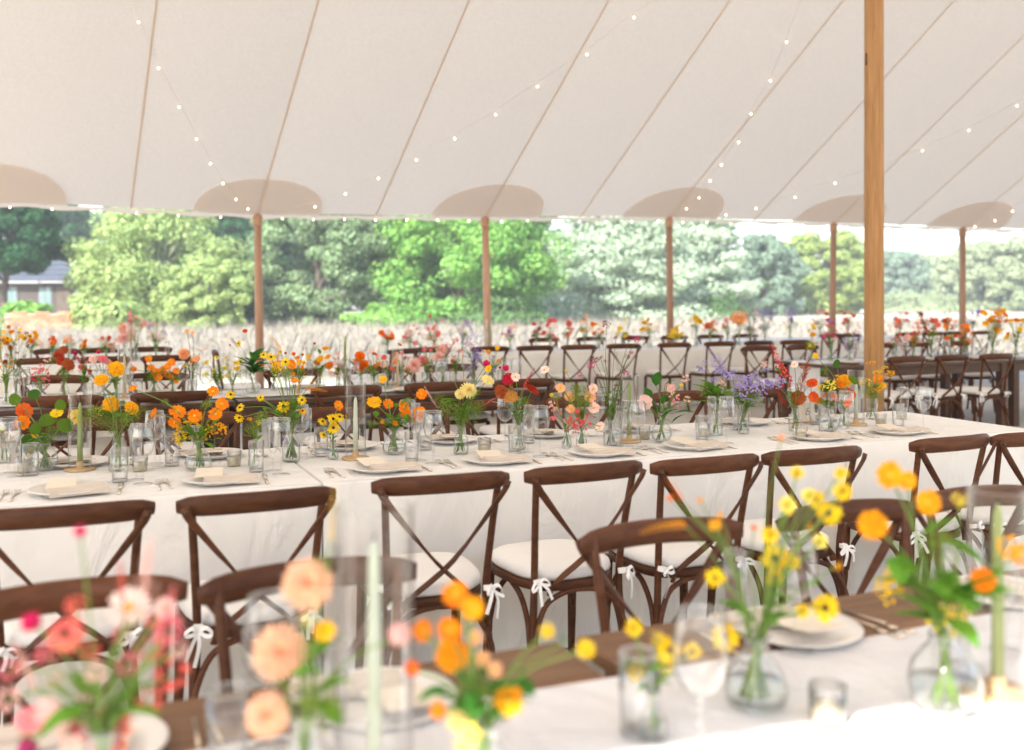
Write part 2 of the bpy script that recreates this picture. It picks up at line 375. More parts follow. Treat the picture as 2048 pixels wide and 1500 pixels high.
b = MB(); b.grid(lambda p, q_: roof(LEFT + (RIGHT - LEFT) * p, 0.0) - Vector((0, 0, 0.01 + q_ * (0.05 + 0.016 * math.sin(p * 260)))) - S_DIR * 0.012, 240, 1)
child_mesh(b, 'eave_hem', M['seam'], tent)
# side poles
for i, (X, Y, Z) in enumerate(poles):
    p = empty('side_pole', (X, Y, 0)); lean = [0, .04, .06, .03, -.03, .0][i]
    b = MB(); b.tube([(lean, 0, 0), (lean * .5, 0, Z * .5), (0, 0, Z - .02)], [.058, .058, .052], 14); b.build('post', M['pole2'], p)
    b = MB(); b.lathe([(.062, Z - .16), (.066, Z - .13), (.066, Z - .04), (.05, Z - .02), (.02, Z + .04)], 14); b.build('pole_cap', M['pole2'], p)
    tag(p, ['turned wood side pole at the far left edge beside the dark oak', 'slim wood side pole in front of the pale tree and house', 'slim wood side pole in front of the bright green tree',
            'slim wood side pole in front of the silvery conifer', 'slim wood side pole just left of the thick mast', 'slim wood side pole right of the thick mast'][i], 'pole', 'wooden poles along the tent edge')
# mast
am = (1748 - CX) / F
tm = DEPTH; best = None
for k in range(6000):
    a = LEFT + k * (RIGHT - LEFT) / 6000; p = roof(a, DEPTH)
    d = abs(p.x - am * p.y)
    if best is None or d < best[0]: best = (d, p, a)
mp = best[1]; mast = empty('tent_mast', (mp.x, mp.y, 0)); MR = 38 * mp.y / F / 2
b = MB(); b.tube([(0, 0, 0), (0, 0, 2), (0, 0, 4), (0, 0, mp.z - .05)], [MR * 1.02, MR, MR * .98, MR * .9], 24); b.build('post', M['pole'], mast)
b = MB(); b.box((-.2, -.2, 0.0), (.2, .2, .03), .006); b.build('base_plate', M['farm'], mast)
b = MB(); b.tube([(-MR * .96, -.03, 3.46), (-MR * .96, -.03, 3.56)], .006, 6); b.build('cleat', M['brass'], mast)
tag(mast, 'thick round honey coloured wood tent mast rising past the roof', 'pole')

# string lights
bulb_b = MB(); bulb_b.lathe([(.004, 0), (.013, -.012), (.017, -.030), (.012, -.046), (.002, -.052)], 10); BULB = bulb_b.mesh('bulb', M['bulb'])
sock_b = MB(); sock_b.lathe([(.004, .042), (.011, .040), (.012, .0), (.008, -.004)], 8); SOCK = sock_b.mesh('socket', M['socket'])
def string(name_label, pts, start=None, end=None, drop=.1):
    P = [roof_px(x, y, drop) for x, y in pts]
    root = empty('string_lights', P[0]); tag(root, name_label, 'string lights', 'strings of festoon bulbs under the roof')
    path = ([start] if start else []) + [p + Vector((0, 0, .045)) for p in P] + ([end] if end else [])
    b = MB(); b.tube(path, .0022, 4); child_mesh(b, 'cable', M['cable'], root)
    for p in P:
        s = inst('socket', SOCK, root, p - P[0], None, .46); inst('bulb', BULB, s)
top = lambda i: Vector((poles[i][0], poles[i][1], poles[i][2] - .03))
string('string of small lit bulbs climbing left from the pole before the house', [(277, 42), (317, 134), (358, 212), (393, 276), (421, 325), (446, 365), (472, 397), (496, 416)], roof_px(262, -12), top(1))
string('string of small lit bulbs rising right across the middle roof panels', [(1268, 33), (1174, 107), (1075, 171), (991, 227), (909, 275), (833, 318), (757, 355), (691, 386), (630, 412)], roof_px(1340, -16), top(1))
string('string of small lit bulbs running up left of the thick mast', [(1573, 82), (1541, 160), (1502, 226), (1477, 283), (1443, 328), (1420, 360), (1398, 394), (1373, 416)], roof_px(1606, -14), top(3))
string('string of small lit bulbs passing behind the thick mast to the right', [(2034, 210), (1938, 259), (1845, 300), (1764, 335), (1670, 365), (1590, 393), (1512, 415), (1452, 428)], roof_px(2120, 150), top(3), .09)
string('string of small lit bulbs above the rightmost side pole', [(2100, 370), (2025, 421), (1990, 440), (1950, 452)], None, top(5), .09)
ep = []
for x in list(range(20, 500, 84)) + list(range(563, 960, 62)) + list(range(1000, 1330, 52)) + list(range(1362, 1660, 48)) + list(range(1690, 2040, 42)):
    a = (x - CX) / F; k = math.tan(TT); Y = (P3.y - k * P3.x) / (1 - k * a); X = a * Y; aa = A_of(X, Y); ep.append(roof(aa, 0.05) - Vector((0, 0, .085 + random.uniform(0, .02))))
root = empty('string_lights', ep[0]); tag(root, 'long string of tiny lit bulbs along the lower roof edge', 'string lights', 'strings of festoon bulbs under the roof')
b = MB(); b.tube([p + Vector((0, 0, .045)) for p in ep], .0022, 4); child_mesh(b, 'cable', M['cable'], root)
for p in ep:
    s = inst('socket', SOCK, root, p - ep[0], None, .42); inst('bulb', BULB, s)

# ------------------------------------------------------------------ meadow, trees, house
def leaf_cloud(cent, nrm, size, aspect=0.6):
    # cent (n,3), nrm (n,3): one pointed leaf quad per centre
    n = len(cent); r = np.random.normal(size=(n, 3)); t = np.cross(nrm, r); t /= np.linalg.norm(t, axis=1)[:, None] + 1e-9
    bt = np.cross(nrm, t); bt /= np.linalg.norm(bt, axis=1)[:, None] + 1e-9
    s = (size * np.random.uniform(.6, 1.35, n))[:, None]
    V = np.stack([cent - t * s, cent + bt * s * aspect + nrm * s * .15, cent + t * s, cent - bt * s * aspect + nrm * s * .15], 1).reshape(-1, 3)
    Fc = np.arange(n * 4).reshape(n, 4); return V, Fc
def np_mesh(name, V, Fc, mat):
    me = bpy.data.meshes.new(name); n, k = Fc.shape
    me.vertices.add(len(V)); me.vertices.foreach_set('co', V.astype(np.float32).ravel())
    me.loops.add(n * k); me.loops.foreach_set('vertex_index', Fc.astype(np.int32).ravel())
    me.polygons.add(n); me.polygons.foreach_set('loop_start', np.arange(0, n * k, k, dtype=np.int32))
    me.materials.append(mat); me.update(calc_edges=True); return me
FOL = {}
def fol(key, c, tcol, isl=.35):
    if key not in FOL: FOL[key] = m_trans('foliage_' + key, c, tcol, .35, island=isl)
    return FOL[key]
def tree(name, label, xpx, Y, ytop, hw, mat, style='oak', leaves=8000, leaf=.16, low=.12, bark='bark_dark', clump=None, seed=0, limbs=7):
    rs = np.random.RandomState(seed + 11); rnd = random.Random(seed)
    X = (xpx - CX) / F * Y; Ht = EYE + (YH - ytop) / F * Y; W = hw / F * Y
    root = empty(name, (X, Y, -.03)); tag(root, label, 'tree', 'trees beyond the meadow')
    b = MB(); tr = max(.10, Ht * .022)
    b.tube(catmull([(0, 0, 0), (rnd.uniform(-.2, .2), 0, Ht * .3), (rnd.uniform(-.3, .3), 0, Ht * .6), (0, 0, Ht * .9)], 3), [tr * 1.3, tr * 1.1, tr, tr * .95, tr * .85, tr * .7, tr * .55, tr * .4, tr * .2, tr * .1], 8)
    b.build('trunk', M[bark], root)
    nl = int((clump or 60) * 2.2); leaves = int(leaves * 2.3); leaf *= .64; C = []
    for i in range(nl):
        z = rs.uniform(low, .97)
        if style == 'cone': prof = (1 - z) ** .62 * 1.05
        elif style == 'layer': prof = (1 - z * .75) ** .8
        else: prof = math.sqrt(max(.03, 1 - ((z - .45) / .57) ** 2))
        rr = W * prof * math.sqrt(rs.uniform(.12, 1.0)); an = rs.uniform(0, 2 * math.pi)
        C.append((rr * math.cos(an), rr * math.sin(an) * .8, z * Ht))
    C = np.array(C); per = leaves // nl; cs = W * (.165 if style != 'layer' else .19)
    cen = []; nor = []
    for c in C:
        k = int(per * rs.uniform(.6, 1.4)); d = rs.normal(size=(k, 3)); d /= np.linalg.norm(d, axis=1)[:, None]
        rad = rs.uniform(.45, 1.0, k)[:, None] ** .6 * cs * rs.uniform(.7, 1.25)
        sq = np.array([1.15, 1.0, .48 if style == 'layer' else .78])
        cen.append(c + d * rad * sq * (1.6 if rs.uniform() < .12 else 1.0)); nn = d + rs.normal(size=(k, 3)) * .55 + np.array([0, 0, .35]); nor.append(nn / np.linalg.norm(nn, axis=1)[:, None])
    cen = np.concatenate(cen); nor = np.concatenate(nor); keep = cen[:, 2] > .05
    V, Fc = leaf_cloud(cen[keep], nor[keep], leaf); inst('crown', np_mesh('crown', V, Fc, mat), root)
    order = rs.permutation(nl)[:limbs]
    for i in order:
        c = C[i]; z0 = max(.15 * Ht, c[2] * .45); b = MB()
        b.tube(catmull([(0, 0, z0), (c[0] * .45, c[1] * .45, z0 + (c[2] - z0) * .55), tuple(c)], 3), [tr * .55, tr * .5, tr * .42, tr * .36, tr * .28, tr * .2, tr * .1], 6)
        b.build('limb', M[bark], root)
    return root
G_dark = fol('dark', (0.026, 0.083, 0.034), (0.049, 0.143, 0.041)); G_pale = fol('pale', (0.287, 0.378, 0.152), (0.390, 0.512, 0.171)); G_grey = fol('grey', (0.190, 0.270, 0.144), (0.241, 0.356, 0.149))
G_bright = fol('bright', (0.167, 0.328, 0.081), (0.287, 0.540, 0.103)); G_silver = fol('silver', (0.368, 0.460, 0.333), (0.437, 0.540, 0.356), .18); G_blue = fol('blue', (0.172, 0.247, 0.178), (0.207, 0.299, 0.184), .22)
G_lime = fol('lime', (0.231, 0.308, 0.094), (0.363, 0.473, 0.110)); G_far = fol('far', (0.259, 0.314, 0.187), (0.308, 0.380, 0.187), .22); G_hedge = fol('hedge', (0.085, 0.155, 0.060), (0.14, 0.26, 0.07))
tree('oak_tree', 'dark green oak at the left edge in front of the slate roof', 15, 46, 380, 115, G_dark, leaves=15000, leaf=.16, low=.44, seed=1)
tree('oak_tree', 'tall dark tree beyond the slate roofed house', 128, 70, 405, 70, G_dark, leaves=3500, leaf=.19, low=.5, seed=2)
tree('meadow_tree', 'pale yellow green tree with bare grey limbs right of the house', 318, 47, 415, 168, G_pale, leaves=19000, leaf=.13, low=.06, bark='bark', clump=70, seed=3, limbs=34)
tree('meadow_tree', 'low pale tree with leaning grey branches left of the first pole', 415, 44, 515, 90, G_pale, leaves=9000, leaf=.12, low=.04, bark='bark', clump=44, seed=4, limbs=10)
tree('oak_tree', 'tall dark green tree rising behind the pale grey limbed tree', 400, 62, 330, 140, G_dark, leaves=15000, leaf=.22, low=.05, seed=5)
tree('oak_tree', 'narrow shadowy tree right behind the slim pole left of centre', 515, 60, 400, 75, G_dark, leaves=8000, leaf=.20, low=.0, seed=6)
tree('meadow_tree', 'grey green rounded tree between the first two slim poles', 640, 50, 330, 135, G_grey, leaves=24000, leaf=.15, low=.0, clump=80, seed=7)
tree('oak_tree', 'broad bright green oak behind the second slim pole', 925, 51, 310, 195, G_bright, leaves=32000, leaf=.17, low=.0, clump=110, seed=8)
tree('conifer_tree', 'silvery conifer with flat layered boughs behind the third slim pole', 1240, 60, 375, 180, G_silver, 'layer', leaves=30000, leaf=.17, low=.0, bark='bark', clump=130, seed=9)
tree('conifer_tree', 'second silvery tree right of the layered conifer', 1405, 66, 415, 115, G_silver, 'layer', leaves=17000, leaf=.19, low=.0, bark='bark', clump=90, seed=10)
tree('conifer_tree', 'blue green rounded conifer under open sky', 1525, 76, 470, 85, G_blue, 'oak', leaves=13000, leaf=.21, low=.0, clump=60, seed=11)
tree('oak_tree', 'yellow green tree just left of the thick mast', 1645, 82, 468, 105, G_lime, leaves=16000, leaf=.25, low=.0, clump=70, seed=12)
tree('oak_tree', 'hazy rounded tree immediately right of the thick mast', 1795, 112, 505, 62, G_blue, leaves=8000, leaf=.32, low=.0, seed=13)
tree('oak_tree', 'smallest hazy tree between the mast and the last pole', 1878, 125, 512, 72, G_far, leaves=9000, leaf=.34, low=.0, seed=14)
tree('oak_tree', 'pale far tree behind the last slim pole on the right', 1965, 100, 485, 92, G_far, leaves=12000, leaf=.28, low=.0, seed=15)
tree('oak_tree', 'pale far tree cut by the right edge of the view', 2085, 96, 480, 95, G_far, leaves=9000, leaf=.28, low=.0, seed=16)
rs = np.random.RandomState(77); wc = []; wn_ = []
for k in range(520):
    xp = rs.uniform(150, 2120); Yw = rs.uniform(88, 104) if xp < 1560 else rs.uniform(132, 150)
    top_px = np.interp(xp, [150, 200, 1090, 1150, 1560, 1600, 2120], [470, 400, 400, 500, 520, 565, 560]); zt_ = EYE + (YH - top_px) / F * Yw
    c = np.array([(xp - CX) / F * Yw, Yw, rs.uniform(0, 1) ** .8 * zt_]); m_ = 90; d = rs.normal(size=(m_, 3)); d /= np.linalg.norm(d, axis=1)[:, None]
    wc.append(c + d * rs.uniform(.5, 1, m_)[:, None] * np.array([1.7, 1.3, 1.2])); nn = d + rs.normal(size=(m_, 3)) * .5; wn_.append(nn / np.linalg.norm(nn, axis=1)[:, None])
wc = np.concatenate(wc); wn_ = np.concatenate(wn_); kp = wc[:, 2] > 0; V, Fc = leaf_cloud(wc[kp], wn_[kp], .36)
tag(inst('distant_wood', np_mesh('distant_wood', V, Fc, G_hedge)), 'dark wood closing the gaps behind the nearer trees', 'wood', kind='stuff')
def shrub(label, xpx, Y, ytop, hw, mat, seed):
    rs = np.random.RandomState(seed); X = (xpx - CX) / F * Y; Ht = max(.6, EYE + (YH - ytop) / F * Y); W = hw / F * Y
    root = empty('shrub', (X, Y, -.03)); tag(root, label, 'shrub', 'shrubs at the foot of the trees')
    k = 3200; d = rs.normal(size=(k, 3)); d /= np.linalg.norm(d, axis=1)[:, None]; d[:, 2] = np.abs(d[:, 2])
    bump = 1 + .22 * np.sin(d[:, 0] * 7 + seed) * np.cos(d[:, 1] * 6) + .15 * np.sin(d[:, 2] * 9 + seed)
    c = d * np.array([W, W * .6, Ht]) * (bump * rs.uniform(.7, 1, k) ** .5)[:, None]; nn = d + rs.normal(size=(k, 3)) * .5; nn /= np.linalg.norm(nn, axis=1)[:, None]
    V, Fc = leaf_cloud(c, nn, .11); inst('foliage', np_mesh('foliage', V, Fc, mat), root)
    b = MB(); b.tube([(0, 0, 0), (0, 0, Ht * .6)], [.08, .03], 6); b.build('stem', M['bark_dark'], root)
shrub('low green shrub below the dark oak at the left', 55, 43, 606, 55, G_bright, 1)
shrub('rounded green shrub at the foot of the pale tree', 215, 42, 600, 75, G_pale, 2)
shrub('dark shrub under the first slim pole', 470, 50, 590, 65, G_hedge, 3)
shrub('dark low shrub beneath the bright oak, left side', 770, 47, 610, 80, G_bright, 4)
shrub('green low shrub beneath the bright oak, right side', 1000, 48, 600, 90, G_hedge, 5)
shrub('green bush at the foot of the silvery conifer, right side', 1440, 60, 598, 60, G_hedge, 6)
shrub('far green bush in the gap right of the mast', 1835, 90, 585, 90, G_far, 7)
# house
hs = empty('house', ((120 - CX) / F * 58, 58, 0)); tag(hs, 'dark cottage with slate gable roof half hidden by trees', 'house')
b = MB(); b.box((-4.5, 0, -.03), (4.2, 5, 2.5)); b.build('wall', m_principled('dark_clapboard', (0.050, 0.040, 0.034), .9, .25, 4, stretch=(1, 1, 12)), hs, False)
slate = m_principled('slate_roof', (0.055, 0.066, 0.085), 1.0, .25, 6, spec=.1, stretch=(1, 1, 5))
for k in range(7):
    z0 = 2.35 + k * .31; y0 = -.5 + k * .46
    b = MB(); b.box((-4.9, y0, z0), (4.6 - k * .05, y0 + .60, z0 + .10)); o = b.build('roof_course', slate, hs, False); o.rotation_euler = (0, 0, 0)
b = MB(); b.quad((-4.85, -.5, 2.34), (4.5, -.5, 2.34), (4.5, 2.6, 4.4), (-4.85, 2.6, 4.4)); b.quad((-4.85, 2.6, 4.4), (4.5, 2.6, 4.4), (4.5, 5.5, 2.34), (-4.85, 5.5, 2.34)); b.build('roof', slate, hs, False)
b = MB(); b.box((-2.9, -.56, 2.2), (-1.0, -.44, 2.34)); b.box((-4.9, -.6, 2.22), (-3.0, -.5, 2.33)); b.box((-.9, -.6, 2.22), (4.5, -.5, 2.33)); b.build('gutter_board', m_principled('white_trim', (.25, .25, .25), .8), hs, False)
gl = m_principled('window_pane', (0.10, 0.16, 0.16), .35, 0, spec=.4)
for x in (-3.2, -1.2, .9, 2.6):
    b = MB(); b.box((x, -.05, .7), (x + .75, .02, 2.0)); wn = b.build('window', m_principled('window_frame', (.16, .17, .17), .8), hs, False)
    for i in (0, 1):
        for j in (0, 1):
            b = MB(); b.box((x + .06 + i * .33, -.07, .77 + j * .6), (x + .36 + i * .33, -.055, 1.33 + j * .6)); b.build('pane', gl, wn, False)
b = MB(); b.box((-.15, -.06, 0), (.6, .02, 2.05)); b.build('door', M['bark_dark'], hs, False)
bw = empty('brick_wall', ((112 - CX) / F * 42, 42, 0)); tag(bw, 'low terracotta brick garden wall in front of the cottage', 'wall')
brm = [m_principled('terracotta_%d' % i, c, .9, .2, 9) for i, c in enumerate([(.34, .14, .075), (.40, .19, .11), (.29, .11, .06)])]
bme = []
for m_ in brm:
    b = MB(); b.box((-.155, -.11, -.055), (.155, .11, .055), .008); bme.append(b.mesh('brick', m_, False))
for r_ in range(7):
    for k in range(13):
        if r_ == 6 and k % 3 == 0: continue
        inst('brick', random.choice(bme), bw, (-2.0 + k * .325 + (.16 if r_ % 2 else 0), random.uniform(-.015, .015), .03 + r_ * .12))
b = MB(); b.box((-2.1, -.08, -.03), (2.3, .08, .72)); b.build('mortar', m_principled('mortar', (.40, .34, .28), .95, .1, 10), bw, False)
# meadow grass
def m_grass():
    m, n, out = newmat('dry_grass'); d = N(n, 'ShaderNodeBsdfDiffuse'); t = N(n, 'ShaderNodeBsdfTranslucent'); mx = N(n, 'ShaderNodeMixShader'); mx.inputs[0].default_value = .35
    g = n.nodes.new('ShaderNodeNewGeometry'); c = ramp(n, g.outputs['Random Per Island'], [(0, (.24, .25, .15)), (.2, (.33, .295, .245)), (.6, (.355, .32, .28)), (1, (.39, .36, .325))])
    n.links.new(c, d.inputs[0]); n.links.new(c, t.inputs[0]); n.links.new(d.outputs[0], mx.inputs[1]); n.links.new(t.outputs[0], mx.inputs[2]); n.links.new(mx.outputs[0], out.inputs[0]); return m
n = 130000; rs = np.random.RandomState(5)
Yg = 17.5 * (60 / 17.5) ** rs.uniform(0, 1, n) ** .8; Xg = rs.uniform(-.64, .64, n) * Yg + rs.normal(size=n) * .3
ok = Yg > 18.4 + Xg * .36; Xg, Yg = Xg[ok], Yg[ok]; n = len(Xg)
tall = rs.uniform(size=n) < .16
hgt = np.where(tall, rs.uniform(.25, .62, n), rs.uniform(.07, .20, n)); wd = np.where(tall, .0025 + Yg * .00010, .003 + Yg * .00022)
lx = rs.normal(size=n) * .12; ly = rs.normal(size=n) * .12; an = rs.uniform(0, math.pi, n)
ax, ay = np.cos(an) * wd, np.sin(an) * wd; z0 = np.full(n, -.03)
V = np.stack([np.stack([Xg - ax, Yg - ay, z0], 1), np.stack([Xg + ax, Yg + ay, z0], 1),
              np.stack([Xg + lx * .5 + ax * .9, Yg + ly * .5 + ay * .9, hgt * .6], 1), np.stack([Xg + lx * 1.2, Yg + ly * 1.2, hgt], 1), np.stack([Xg + lx * .5 - ax * .9, Yg + ly * .5 - ay * .9, hgt * .6], 1)], 1).reshape(-1, 3)
gm = np_mesh('meadow_grass', V, np.arange(n * 5).reshape(n, 5), m_grass())
tag(inst('meadow_grass', gm), 'tall dry pinkish meadow grass between tent and trees', 'grass', kind='stuff')

# ------------------------------------------------------------------ chairs
def outline(n, wf, wb, d, p=3.2):
    out = []
    for k in range(n):
        an = 2 * math.pi * k / n; c, s = math.cos(an), math.sin(an)
        x = abs(c) ** (2 / p) * (1 if c >= 0 else -1); y = abs(s) ** (2 / p) * (1 if s >= 0 else -1)
        out.append((x * (wf + (wb - wf) * (1 - y) / 2) / 2, y * d / 2))
    return out
def slab(b, ol, levels):     # levels: (inset scale, z)
    n = len(ol); base = len(b.v)
    for s, z in levels:
        for x, y in ol: b.v.append((x * s, y * s, z))
    for i in range(len(levels) - 1):
        for j in range(n):
            j2 = (j + 1) % n; b.f.append((base + i * n + j, base + i * n + j2, base + (i + 1) * n + j2, base + (i + 1) * n + j)); b.m.append(0)
    b.f.append(tuple(base + j for j in reversed(range(n)))); b.m.append(0)
    L = (len(levels) - 1) * n; b.f.append(tuple(base + L + j for j in range(n))); b.m.append(0)
def ribbon(b, pts, wdir, w, th=.003):
    P = catmull(pts, 4); wd = Vector(wdir).normalized() * w / 2
    for i in range(len(P) - 1):
        t = (P[i + 1] - P[i]).normalized(); nn = t.cross(wd).normalized() * th
        b.quad(P[i] - wd, P[i + 1] - wd, P[i + 1] + wd, P[i] + wd); b.quad(P[i] - wd + nn, P[i] + wd + nn, P[i + 1] + wd + nn, P[i + 1] - wd + nn)
RW = .236
def chair_meshes():
    d = {}
    # bent top rail
    b = MB(); pts = []; rad = []
    for k in range(15):
        s = -1 + 2 * k / 14; x = RW * s; y = -.296 + .052 * s * s; e = 1 - abs(s) ** 9 * .42
        pts.append((x, y, .850 + .006 * (1 - s * s))); rad.append(.0325 * e)
    b.tube(pts, rad, 12, flat=(1.0, .42), up=(0, -.12, 1)); d['rail'] = b.mesh('top_rail', M['chair'])
    for s, nm in ((-1, 'L'), (1, 'R')):
        b = MB(); P = catmull([(s * .212, -.262, 0), (s * .188, -.214, .22), (s * .172, -.196, .45), (s * .182, -.222, .66), (s * .197, -.262, .868)], 4)
        b.tube(P, [.0142 - .002 * i / (len(P) - 1) for i in range(len(P))], 10); d['post' + nm] = b.mesh('back_post', M['chair'])
        b = MB(); off = .006 if s > 0 else 0
        P = catmull([(s * .218, -.288 - off, .853), (s * .19, -.285 - off, .80), (s * .03, -.272 - off * 1.5, .60), (-s * .10, -.226 - off, .475), (-s * .128, -.215 - off, .425)], 4)
        b.tube(P, .0132, 8, flat=(1.0, .42), up=(0, -.2, 1) if False else (s * .5, 0, .6)); d['slat' + nm] = b.mesh('cross_slat', M['chair'])
        b = MB(); b.tube([(s * .178, .165, .44), (s * .182, .175, .2), (s * .19, .195, 0)], [.019, .017, .013], 8); d['fleg' + nm] = b.mesh('front_leg', M['chair'])
        b = MB(); P = catmull([(s * .186, -.232, .24), (s * .178, -.225, .30), (s * .135, -.21, .385), (s * .07, -.205, .42), (s * .0, -.20, .428)], 4); b.tube(P, .0105, 7); d['bb' + nm] = b.mesh('brace', M['chair'])
        b = MB(); P = catmull([(s * .187, -.195, .24), (s * .182, -.165, .33), (s * .178, -.10, .40), (s * .176, -.02, .43)], 4); b.tube(P, .0105, 7); d['sb' + nm] = b.mesh('brace', M['chair'])
        b = MB(); P = catmull([(s * .180, .160, .24), (s * .160, .155, .33), (s * .10, .15, .405), (s * .01, .15, .43)], 4); b.tube(P, .0105, 7); d['fb' + nm] = b.mesh('brace', M['chair'])
    TIEP = {'L': (-.172, -.222, .478), 'R': (.172, -.222, .478)}
    for vn in range(4):
        rv = random.Random(50 + vn); b = MB(); cx, cy_, cz = 0, 0, 0
        b.tube([(cx, cy_, -.008), (cx, cy_, .010)], .0195, 8)
        for q in range(2):
            k1 = rv.uniform(.55, .9); sg = -1 if q else 1; dz = rv.uniform(-.015, .012)
            ribbon(b, [(0, -.018, 0), (sg * .03 * k1, -.035, .016 * k1 + dz * .5), (sg * .064 * k1, -.034, -.014 + dz), (sg * .036 * k1, -.030, -.022 * k1 + dz * .5), (0, -.018, -.003)], (0, .5, 1), rv.uniform(.012, .016))
        for sg in (1, -1):
            x1 = sg * rv.uniform(.004, .03); l1 = rv.uniform(.055, .12)
            ribbon(b, [(0, -.02, 0), (x1 * .8, -.036, -l1 * .4), (x1 + rv.uniform(-.012, .012), -.026, -l1)], (.9, rv.uniform(-.5, .5), .2), .015)
        d['tie%d' % vn] = b.mesh('tie_bow', M['tie'], False)
    d['TIEP'] = TIEP
    b = MB(); slab(b, outline(28, .43, .37, .425), [(.94, .428), (1.0, .434), (1.0, .456), (.97, .462)]); d['seat'] = b.mesh('seat', M['chair'])
    b = MB(); slab(b, outline(32, .425, .365, .42), [(.94, .463), (1.0, .474), (1.005, .484), (.985, .500), (.90, .511), (.6, .516), (.25, .517)]); d['cush'] = b.mesh('seat_cushion', M['cushion'])
    b = MB(); b.tube([(0, 0, 0), (0, -.006, 0)], [.0065, .0045], 8); d['rivet'] = b.mesh('rivet', M['brass'])
    return d
CM = chair_meshes()
def chair_proto(full=True):
    r = empty('cross_back_chair')
    inst('top_rail', CM['rail'], r)
    for nm in 'LR':
        inst('back_post', CM['post' + nm], r); sl_ = inst('cross_slat', CM['slat' + nm], r); inst('front_leg', CM['fleg' + nm], r)
        if full:
            for k in ('bb', 'sb', 'fb'): inst('brace', CM[k + nm], r)
            s = -1 if nm == 'L' else 1; inst('rivet', CM['rivet'], sl_, (s * .214, -.295, .842)); 
    inst('seat', CM['seat'], r); cu = inst('seat_cushion', CM['cush'], r)
    if full:
        for nm in 'LR': inst('tie_bow', CM['tie0'], cu, CM['TIEP'][nm])
        inst('rivet', CM['rivet'], r, (0, -.288, .573))
    return r
PFULL, PLOW = chair_proto(True), chair_proto(False)
used = {}
def chair(u, v, facing, label, group, full=True, jit=3.6, th=TH):
    src = PFULL if full else PLOW
    if src.name in used: o = copy_tree(src)
    else: o = src; used[src.name] = 1
    o.location = uv(u + random.uniform(-.015, .015), v + random.uniform(-.025, .025)); o.rotation_euler = (0, 0, th + (0 if facing > 0 else math.pi) + R(random.uniform(-jit, jit)))
    for ch in o.children:
        for g_ in ch.children:
            if g_.name.startswith('tie_bow'): g_.data = CM['tie%d' % random.randrange(4)]; g_.rotation_euler = (random.uniform(-.2, .2), random.uniform(-.25, .25), random.uniform(-.9, .9)); g_.scale = (random.choice((-1, 1)) * random.uniform(.7, .95), .9, random.uniform(.65, 1.05))
    tag(o, label, 'chair', group); return o
def chairs_at(ulist, rail_v, facing, fmt, group, full=True, **k):
    for i, u in enumerate(ulist):
        chair(u, rail_v + (.283 if facing > 0 else -.283), facing, fmt.format(ORD[i]), group, full, **k)
chairs_at([-.03, .49, 1.13, 1.63, 2.13, 2.62, 3.36, 3.83], 3.07, 1, 'dark wood cross-back chair, {} from left on near side of middle cream-cloth table', 'chairs drawn up to the middle table', jit=3.0)
chairs_at([.0, .55, 1.16, 1.66, 2.17, 2.68, 3.40, 3.92], 5.20, -1, 'dark chair facing the camera, {} from left behind the middle cream-cloth table', 'chairs behind the middle table')
chairs_at([.0, .48, 1.37, 1.98, 2.48], 2.215, -1, 'brown wood chair across the foreground plank table, {} from left', 'chairs behind the foreground table', jit=3)
chairs_at([-.1, .55, 1.61, 2.27, 2.91], 6.42, 1, 'dark chair with its back to us, {} from left at the second wooden table', 'chairs at the second wooden table')
chairs_at([-.15, .56, 1.60, 2.24, 2.92], 8.08, -1, 'dark chair facing us, {} from left behind the second wooden table', 'chairs at the second wooden table', False)
chairs_at([7.42, 8.01, 8.61], 7.35, 1, 'dark chair, {} from left along near side of the right-hand wooden table', 'chairs at the right-hand wooden table')
chairs_at([7.30, 7.98, 9.15, 9.75, 10.4], 9.60, -1, 'dark chair facing us, {} from left beyond the right-hand wooden table', 'chairs at the right-hand wooden table', False)
chairs_at([-.30, .27, .80], 10.45, 1, 'small dark chair, {} from left at the far left cream table', 'chairs at the far left cream table', False)
chairs_at([-.22, .25, .76], 12.2, -1, 'small dark chair facing us, {} from left beyond the far left cream table', 'chairs at the far left cream table', False)
DN = [u_at(x, 10.72) for x in (985, 1075, 1158, 1250, 1353, 1442, 1521, 1593)]
chairs_at(DN, 10.72, 1, 'small dark chair, {} from left along the far centre cream table', 'chairs along the far centre cream table', False)
DF = [u_at(x, 12.72) for x in (1087, 1180, 1270, 1345, 1420, 1490)]
chairs_at(DF, 12.72, -1, 'small dark chair facing us, {} from left beyond the far centre cream table', 'chairs along the far centre cream table', False)
EF = [u_at(x, 12.25) for x in (1665, 1700, 1815, 1870, 1915, 1965)]
chairs_at(EF, 12.25, 1, 'tiny dark chair, {} from left at the farthest right table', 'chairs at the farthest right table', False)
p = at(477, 703, .87); c_ = chair(0, 0, 1, 'dark chair standing sideways beside the grassy opening, left of the pole', 'stray chairs at table ends', False); c_.location = (p.x, p.y + .1, 0); c_.rotation_euler = (0, 0, R(-72))
p = at(776, 699, .87); c_ = chair(0, 0, 1, 'dark chair standing at an angle beside the meadow, above the peach dahlia', 'stray chairs at table ends', False); c_.location = (p.x, p.y + .1, 0); c_.rotation_euler = (0, 0, R(48))
p = at(843, 697, .87); c_ = chair(0, 0, 1, 'dark chair just right of the angled chair by the meadow', 'stray chairs at table ends', False); c_.location = (p.x, p.y + .28, 0); c_.rotation_euler = (0, 0, TH)

